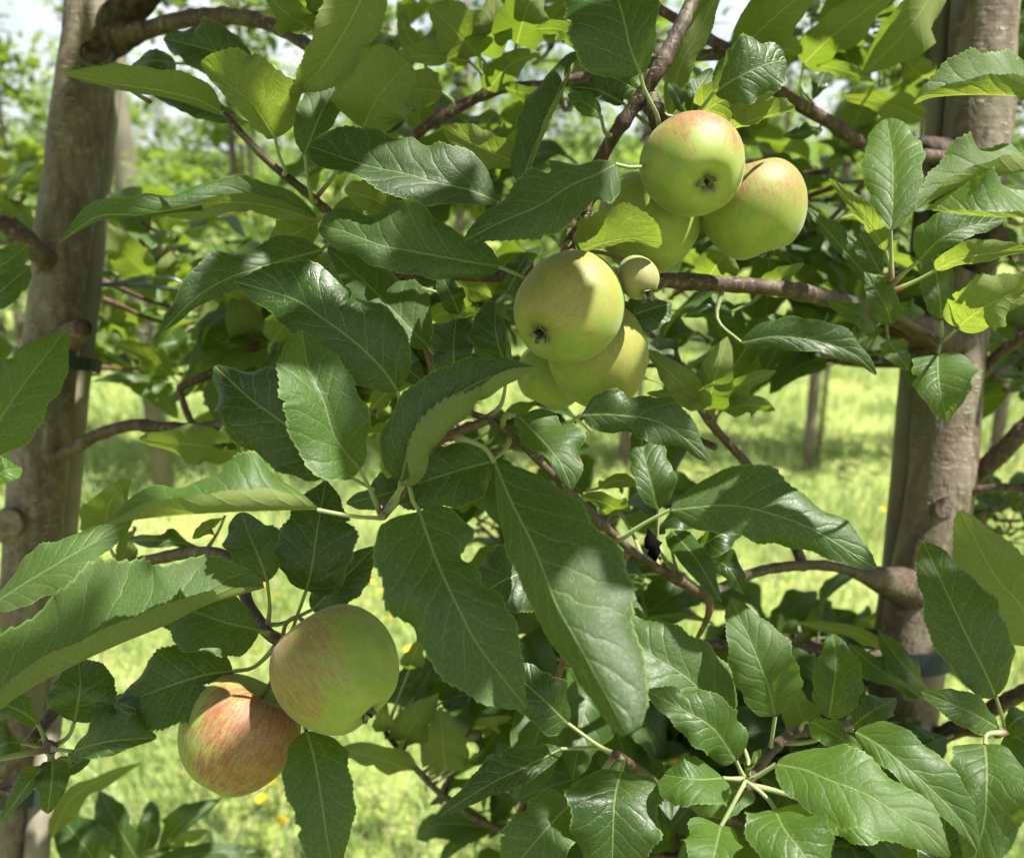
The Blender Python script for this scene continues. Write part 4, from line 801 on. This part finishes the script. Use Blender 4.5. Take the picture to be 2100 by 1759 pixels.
# softer leaves further back, left
for px, w, d, tn, un in [
 ([(300, 562), (255, 515), (203, 455)], (42, 40), .93, .7, 1), ([(350, 590), (345, 555), (350, 515)], (35, 32), .95, .7, 1), ([(275, 668), (240, 635), (190, 590)], (34, 40), .95, .7, 1),
 ([(352, 772), (300, 730), (238, 703)], (28, 34), .93, .6, 1), ([(330, 782), (260, 776), (184, 782)], (10, 14), .93, .3, 0), ([(375, 740), (362, 705), (340, 668)], (26, 28), .93, .3, 0),
 ([(455, 760), (448, 690), (420, 605)], (46, 48), .90, .6, 1), ([(425, 790), (430, 815), (450, 838)], (26, 24), .92, .6, 1), ([(380, 800), (420, 760), (470, 720)], (25, 28), .92, .5, 1), ([(490, 930), (420, 915), (285, 898)], (44, 46), .66, .7, 1),
 ([(215, 1088), (225, 1030), (270, 980)], (52, 60), .66, .5, 1), ([(415, 1126), (340, 1108), (256, 1108)], (22, 26), .60, .2, 0), ([(275, 1080), (262, 1120), (240, 1168)], (26, 22), .66, .7, 1), ([(460, 1060), (430, 1080), (395, 1105)], (24, 20), .56, .3, 1),
 ([(495, 905), (450, 895), (395, 890)], (30, 26), .66, .3, 0), ([(230, 640), (205, 660), (185, 690)], (20, 20), .95, .5, 0), ([(540, 720), (500, 660), (490, 590)], (45, 45), .80, .6, 1), ([(560, 700), (600, 640), (650, 600)], (40, 36), .70, .5, 1),
 ([(107, 1714), (140, 1645), (200, 1600), (293, 1562)], (22, 30), .80, .6, 1), ([(285, 1768), (240, 1690), (203, 1620)], (42, 30), .86, .2, 0), ([(295, 1740), (305, 1690), (308, 1640)], (24, 28), .88, .2, 0), ([(325, 1745), (380, 1680), (455, 1636)], (34, 26), .87, .4, 0),
 ([(300, 1790), (400, 1752), (532, 1744)], (28, 24), .85, .2, 0), ([(215, 1800), (170, 1730), (110, 1660)], (46, 50), .84, .2, 0), ([(330, 1740), (380, 1715), (440, 1700)], (16, 22), .87, .7, 1),
 ([(838, 1578), (770, 1552), (690, 1540)], (26, 42), .70, .5, 1), ([(913, 1578), (908, 1520), (902, 1448)], (50, 55), .70, .6, 1), ([(825, 1530), (850, 1480), (900, 1420)], (45, 45), .71, .6, 1), ([(790, 1500), (785, 1470), (790, 1432)], (22, 24), .69, .5, 1),
 ([(840, 1372), (850, 1340), (870, 1300)], (24, 26), .70, .5, 1), ([(850, 1430), (880, 1380), (905, 1345)], (20, 28), .72, .2, 0), ([(905, 1440), (950, 1425), (1005, 1420)], (28, 26), .72, .3, 0), ([(980, 1500), (1010, 1480), (1050, 1470)], (24, 30), .70, .4, 1), ([(960, 1560), (990, 1540), (1020, 1500)], (30, 30), .70, .3, 0),
 # behind the apples and to the right
 ([(1440, 838), (1390, 780), (1322, 715)], (34, 40), .58, .1, 1), ([(1450, 840), (1468, 770), (1492, 690)], (46, 44), .59, .2, 1), ([(1430, 830), (1385, 810), (1325, 806)], (20, 24), .58, .2, 1), ([(1470, 830), (1520, 790), (1592, 760)], (28, 30), .62, .5, 1), ([(1500, 760), (1540, 700), (1590, 640)], (30, 34), .62, .3, 0), ([(1480, 840), (1540, 830), (1590, 842)], (26, 28), .62, .5, 1),
 ([(1445, 580), (1480, 530), (1530, 480)], (42, 48), .60, .6, 1), ([(1560, 600), (1600, 570), (1650, 540)], (28, 34), .62, .6, 1), ([(1500, 640), (1460, 630), (1400, 650)], (26, 24), .60, .2, 0),
 ([(1350, 1080), (1390, 1060), (1440, 1075)], (34, 36), .56, .1, 0), ([(1420, 1130), (1470, 1100), (1530, 1075)], (32, 40), .57, .1, 0), ([(1380, 1090), (1430, 1150), (1480, 1235)], (34, 36), .55, .1, 0), ([(1440, 1150), (1490, 1160), (1525, 1220)], (38, 28), .57, .2, 0), ([(1270, 1050), (1240, 1030), (1190, 1020)], (30, 36), .54, .5, 1), ([(1230, 1000), (1270, 985), (1320, 1000)], (20, 30), .60, .8, 1), ([(1310, 1180), (1270, 1210), (1230, 1215)], (26, 30), .54, .2, 0), ([(1210, 1110), (1190, 1060), (1150, 1000)], (34, 40), .53, .3, 0),
 ([(1700, 1400), (1660, 1370), (1600, 1330)], (30, 40), .70, .5, 0), ([(1880, 1420), (1800, 1370), (1740, 1320)], (40, 36), .62, .4, 0), ([(1800, 1330), (1760, 1300), (1630, 1275)], (18, 22), .70, .4, 1), ([(1905, 1415), (1850, 1360), (1800, 1290)], (36, 30), .62, .3, 0), ([(1660, 1500), (1630, 1430), (1620, 1370)], (40, 36), .68, .7, 1), ([(1900, 1520), (1880, 1490), (1862, 1470)], (24, 26), .66, .3, 0),
 # up among the branches
 ([(1649, 130), (1700, 80), (1770, 25), (1850, -30)], (48, 46), .66, .4, 1), ([(1925, -40), (1870, 50), (1767, 155)], (62, 58), .64, .5, 1), ([(1525, 95), (1600, 25), (1680, -40)], (58, 55), .58, .4, 1), ([(1649, 132), (1715, 140), (1796, 170)], (20, 16), .68, .5, 1), ([(1893, 245), (1810, 210), (1722, 195)], (30, 34), .72, .7, 1), ([(1690, 150), (1680, 175), (1665, 205)], (26, 24), .70, .1, 0), ([(1560, 110), (1600, 100), (1645, 110)], (40, 36), .64, .5, 1), ([(1900, 160), (1870, 140), (1840, 100)], (30, 36), .74, .8, 1), ([(1680, 262), (1640, 275), (1602, 278)], (18, 20), .66, .2, 0),
 ([(1060, 90), (1080, 20), (1110, -50)], (58, 60), .60, .3, 1), ([(985, 110), (1010, 60), (1010, -20)], (48, 46), .62, .4, 1), ([(1190, 90), (1150, 60), (1095, 60)], (26, 28), .58, .3, 1), ([(1000, 185), (1050, 130), (1110, 110)], (34, 30), .64, .2, 1), ([(1030, 175), (1070, 190), (1130, 185)], (20, 26), .64, .1, 1), ([(640, 60), (590, 30), (540, -20)], (46, 44), .60, .4, 1), ([(690, 10), (650, -10), (600, -60)], (40, 48), .60, .5, 1), ([(860, 110), (830, 60), (830, 20)], (22, 20), .7, .6, 1),
 ([(770, 350), (740, 320), (700, 320)], (30, 34), .58, .4, 1), ([(700, 470), (720, 430), (760, 395)], (40, 36), .58, .5, 1), ([(870, 450), (850, 440), (800, 450)], (20, 24), .52, .5, 1), ([(900, 600), (960, 590), (1010, 610)], (34, 40), .60, .7, 1), ([(870, 660), (920, 640), (1000, 640)], (26, 30), .62, .7, 1), ([(800, 720), (840, 760), (880, 790)], (36, 38), .56, .1, 0), ([(900, 820), (930, 790), (960, 770)], (26, 30), .54, .1, 0), ([(760, 840), (800, 800), (850, 790)], (24, 20), .55, .4, 1), ([(690, 720), (660, 700), (600, 730)], (36, 30), .60, .3, 1),
]: Mf(px, w, (d, d-0.02), tone=tn, under=bool(un), wave=14)
H([(1040, 600), (1060, 560), (1080, 520)], (28, 34), .52, tone=.1)
H([(1210, 412), (1222, 405), (1214, 425)], (10, 8), .475, tone=0, mat=M_DRY, fine=False)

# ------------------------------------------------------------------ spurs with leaves further back in the two trees
mids = []
for i in range(8):
    rs = random.Random(i+50)
    L_ = 0.082; V, F, UV, MT = blade([Vector((0, 0, 0)), Vector((L_*0.35, 0, 0.008)), Vector((L_*0.7, 0, 0.006-0.004*(i % 3))), Vector((L_, 0, -0.006-0.006*(i % 4)))], 0.021+0.001*(i % 3), 0.021, al=(18, -12-4*(i % 3)), ar=(18, -12), wave=10+3*(i % 3), teeth=14, m=3, seed=i, view=Vector((0, 0, 1)))
    MI = [0]*len(F); add_petiole(V, F, UV, MT, MI, [Vector((-0.028, 0, -0.010)), Vector((-0.014, 0, -0.003)), Vector((0, 0, 0))], k=5)
    mids.append(mesh('leaf', V, F, [M_LEAFM, M_PET], mi=MI, uvs={'blade': UV, 'metric': MT}))
rs = random.Random(11)
SPURS = []
for (x0, y0, x1, y1, d0, d1, cnt) in [(660, 0, 1000, 130, .75, 1.05, 1), (1060, 130, 1300, 280, .72, 1.0, 1), (1500, 20, 1880, 180, .80, 1.1, 2), (1560, 340, 1760, 540, .72, 1.05, 3), (560, 560, 860, 800, .78, 1.05, 4), (240, 560, 480, 780, .95, 1.2, 3),
    (1000, 1050, 1220, 1350, .66, .95, 3), (1000, 1480, 1350, 1720, .70, .95, 4), (1350, 1500, 1560, 1720, .62, .9, 3), (1620, 1560, 1800, 1740, .62, .85, 3), (2000, 620, 2100, 1000, .85, 1.1, 2), (2010, 1060, 2100, 1400, .82, 1.0, 2), (1540, 1250, 1800, 1420, .80, .95, 2), (2040, 0, 2100, 100, .86, 1.0, 1), (720, 880, 960, 1000, .62, .8, 2), (880, 560, 1000, 640, .7, .9, 1)]:
    for _ in range(cnt): SPURS.append((rs.uniform(x0, x1), rs.uniform(y0, y1), rs.uniform(d0, d1)))
SPURS.sort(key=lambda q: q[2])
def roots(o):
    while o.parent: o = o.parent
    return o.name
COUNT = {}
for o in COL.objects:
    if o.name.startswith('leaf') and o.parent: COUNT[roots(o)] = COUNT.get(roots(o), 0)+1
MASS = {}
MCO = []
for m_ in mids:
    li = np.empty(len(m_.loops), np.int32); m_.loops.foreach_get('vertex_index', li)
    uvs_ = {}
    for nm in ('blade', 'metric'):
        a = np.empty(len(li)*2, np.float32); m_.uv_layers[nm].data.foreach_get('uv', a); o_ = np.zeros((len(m_.vertices), 2), np.float32); o_[li] = a.reshape(-1, 2); uvs_[nm] = o_
    MCO.append((np.array([v.co[:] for v in m_.vertices]), [tuple(p.vertices) for p in m_.polygons], [p.material_index for p in m_.polygons], uvs_))
from mathutils import Euler
def mass_leaf(key, part, name, pos, rot, sc, vi):
    D = MASS.setdefault((key, part, name), {'V': [], 'F': [], 'M': [], 'blade': [], 'metric': []}); co, fa, mi_, uv_ = MCO[vi]
    c_ = co @ (np.array(Euler(rot).to_matrix())*sc).T+np.array(pos-WLOC[TREES[key].name]); b = len(D['V'])
    D['V'] += c_.tolist(); D['F'] += [tuple(b+x for x in f) for f in fa]; D['M'] += mi_; D['blade'] += uv_['blade'].tolist(); D['metric'] += uv_['metric'].tolist()
for px, py, d in SPURS:
    p = P3(px, py, d); key = 'L' if px < 620 else 'R'; tname = TREES[key].name
    nb = nearest_branch(p, key); q = p+(nb[1]-p)*min(1, 0.16/max(nb[0], 1e-6)); mdl = q.lerp(p, 0.5)+Vector((0, 0.01, -0.25*(p-q).length*0.3))
    C = catmull([q, mdl, p], [i/8 for i in range(9)]); V, F = tube_vf(C, [0.0030-0.0011*i/8 for i in range(9)], 7, rough=0.1)
    tw = link('twig', mesh('twig', [v-q for v in V], F, [M_TWIG]), q, nb[2])
    for j in range(rs.randint(5, 8)):
        a = j*2.4+rs.uniform(-0.4, 0.4); el = rs.uniform(-0.5, 0.75); vi = rs.randrange(8)
        dr = Vector((math.cos(a)*math.cos(el), math.sin(a)*math.cos(el), math.sin(el))); rot = (rs.gauss(0, 0.45), -el+rs.gauss(0.15, 0.25), a); s_ = rs.uniform(0.7, 1.15); tn = rs.random()*0.8 if key == 'R' else rs.uniform(0.6, 1.0)
        if COUNT.get(tname, 0) < 300:
            COUNT[tname] = COUNT.get(tname, 0)+1
            o = link('leaf', mids[vi], p+dr*0.03, nb[2]); o.rotation_euler = rot; o.scale = (s_, s_, s_); o.color = (tn, 0, 0, 1)
        else: mass_leaf(key, j % 4, 'back_foliage', p+dr*0.03, rot, s_, vi)       # past three hundred the softest leaves at the back are one mass

# the mass of leaves further in, too many and too soft to tell apart
for key, sd_, rects in (('L', 61, [(560, 560, 700, 860, .78, 1.0, 8), (180, 470, 560, 760, 1.0, 1.25, 13), (-40, 330, 60, 560, 1.0, 1.3, 3), (-60, 700, 40, 1000, .95, 1.2, 4), (480, -20, 640, 60, .85, 1.05, 1)]),
                        ('R', 62, [(700, 560, 1000, 860, .72, .98, 12), (650, -20, 1300, 160, .82, 1.15, 3), (700, 300, 1000, 420, .78, 1.0, 6), (1300, -20, 1900, 180, .85, 1.2, 5), (1500, 320, 1800, 540, .80, 1.15, 10), (980, 1020, 1300, 1480, .68, .95, 13), (1000, 1480, 1620, 1800, .68, .95, 18), (1600, 1560, 1850, 1800, .66, .9, 8), (2060, 0, 2140, 1759, .86, 1.1, 12), (1300, 580, 1540, 860, .66, .9, 4), (1560, 560, 1800, 760, .75, 1.0, 5), (1560, 1260, 1780, 1420, .85, 1.0, 4)])):
    r = random.Random(sd_)
    for (x0, y0, x1, y1, d0, d1, cnt) in rects:
        for ci in range(cnt):
            p = P3(r.uniform(x0, x1), r.uniform(y0, y1), r.uniform(d0, d1)); nb = nearest_branch(p, key); q = p+(nb[1]-p)*min(1, 0.11/max(nb[0], 1e-6)); q.z -= 0.01
            C = catmull([q, q.lerp(p, 0.5)+Vector((0, 0.012, -0.06*(p-q).length)), p], [i/6 for i in range(7)]); V, F = tube_vf(C, [0.0028-0.0012*i/6 for i in range(7)], 6)
            link('twig', mesh('twig', [v-q for v in V], F, [M_TWIG]), q, nb[2])
            for j in range(r.randint(5, 8)):
                a = j*2.4+r.uniform(-0.4, 0.4); el = r.uniform(-0.5, 0.8); dr = Vector((math.cos(a)*math.cos(el), math.sin(a)*math.cos(el), math.sin(el)))
                mass_leaf(key, (ci+j) % 4, 'foliage', p+dr*0.03, (r.gauss(0, 0.45), -el+r.gauss(0.15, 0.25), a), r.uniform(0.65, 1.15), r.randrange(8))
for (key, part, name), D in MASS.items():
    me = mesh(name, D['V'], D['F'], [M_LEAFM, M_PET], mi=D['M'], uvs={'blade': D['blade'], 'metric': D['metric']})
    o = link(name, me, WLOC[TREES[key].name], TREES[key]); o['kind'] = 'stuff'; o.color = ((0.08 if key == 'R' else 0.5)+0.16*part, 0, 0, 1)

# the crowns of the row above the picture: they throw the dappled shade; leaves are added over SHADY points and cleared over SUNNY ones to shape it
SUNNY = [(590, 880, .385, 17), (560, 1010, .375, 24), (450, 1000, .37, 22), (1240, 470, .45, 12), (890, 395, .44, 8), (925, 300, .44, 10), (715, 465, .44, 11), (600, 215, .49, 11), (1595, 370, .47, 18), (1312, 552, .43, 6), (1310, 480, .45, 8),
    (1690, 1590, .40, 32), (1800, 1640, .40, 26), (1880, 1680, .40, 22), (1560, 1720, .40, 16), (1450, 1640, .42, 12), (1465, 1560, .42, 12), (1440, 1740, .40, 22), (1528, 1400, .455, 14), (1240, 1480, .33, 18), (1130, 1250, .335, 8), (1330, 1290, .465, 24), (1480, 1500, .43, 14),
    (2030, 140, .405, 36), (2060, 320, .40, 32), (2060, 400, .39, 26), (2020, 60, .75, 40), (2000, 260, .75, 36), (1385, 55, .485, 9), (1485, 205, .50, 14), (1560, 235, .475, 16), (1590, 165, .455, 8), (1780, 460, .53, 15), (2020, 535, .47, 20), (2040, 620, .465, 26), (1400, 890, .46, 11), (1160, 970, .44, 12),
    (1960, 950, .75, 30), (1870, 1180, .74, 24), (300, 620, .95, 70), (440, 700, .92, 60), (20, 970, .50, 14), (100, 1150, .42, 14), (1500, 560, .60, 22), (1480, 760, .60, 26), (1700, 90, .66, 30), (1820, 60, .64, 26), (1240, 1010, .60, 24), (380, 920, .66, 24), (900, 1500, .70, 40), (400, 1700, .86, 60), (1980, 1640, .42, 14), (1850, 1560, .44, 14), (990, 300, .48, 14)]
SP = [(np.array(P3(a, b, c)), r/1000) for a, b, c, r in SUNNY]; SDIR = np.array(sd)
SHADY = [(1423, 290, .44), (1400, 340, .44), (1300, 430, .5), (640, 1330, .40), (690, 1400, .40), (740, 1350, .40), (487, 1450, .42), (470, 1540, .42), (1165, 600, .43), (1120, 650, .43), (1250, 760, .47), (880, 1150, .37), (920, 1280, .37),
    (1100, 1080, .36), (1180, 1200, .34), (1215, 1300, .335), (1250, 1390, .33), (150, 1270, .38), (300, 1220, .38), (1000, 1390, .36), (700, 650, .43), (520, 880, .43), (1100, 420, .43), (860, 500, .44), (800, 320, .44), (120, 500, .75), (160, 300, .75), (80, 800, .75), (1960, 1250, .44), (400, 1400, .44), (560, 1130, .45), (640, 1090, .45), (1120, 700, .45), (640, 1600, .42)]
def canopy(n, seed, cx, x0, x1):
    def fn(n, r):
        x = x0+(x1-x0)*r.random(n); y = 0.50+0.36*r.normal(0, 1, n); z = 1.64+1.2*r.random(n)**1.25
        k = np.array([mnoise.noise(Vector((a*4.2, b*4.2, c*4.2))) for a, b, c in zip(x, y, z)])
        ok = (k > -0.22) & (y > -0.45) & (z > 1.50+0.22*np.maximum(y, 0.0)); p = np.stack([x, y, z], 1)
        for a, b, c in SHADY:  # extra out-of-view leaves put on the sun line to shade each listed point
            q = np.array(P3(a, b, c)); e = []
            for _ in range(7):
                h = r.uniform(1.72, 2.35); e.append(q+SDIR*((h-q[2])/SDIR[2])+r.normal(0, 0.028, 3))
            e = np.array(e); e = e[(e[:, 0] >= x0) & (e[:, 0] < x1)]; p = np.concatenate([p, e]); ok = np.concatenate([ok, np.ones(len(e), bool)])
        return p[ok]-np.array((cx[0], cx[1], 0))
    def keep(V):
        ok = np.ones(len(V), bool); A = V+np.array((cx[0], cx[1], 0)); A = np.concatenate([A, A.mean(1, keepdims=True)], 1)
        for q, rr in SP:
            v = A-q; t = v @ SDIR; ok &= (np.linalg.norm(v-t[..., None]*SDIR, axis=2).min(1) > rr+0.003)
        return ok
    V, T, u_ = tiny_leaves(n, fn, seed, (0.05, 0.095), keep); return np_mesh('crown', V, T, M_FAR)
for key, x0, x1, sd_ in (('L', -1.0, 0.02, 31), ('R', 0.02, 1.5, 32)):
    t = TREES[key]; c = WLOC[t.name]; o = link('crown', canopy(3300 if key == 'L' else 4600, sd_, c, x0, x1), c, t); o['kind'] = 'stuff'
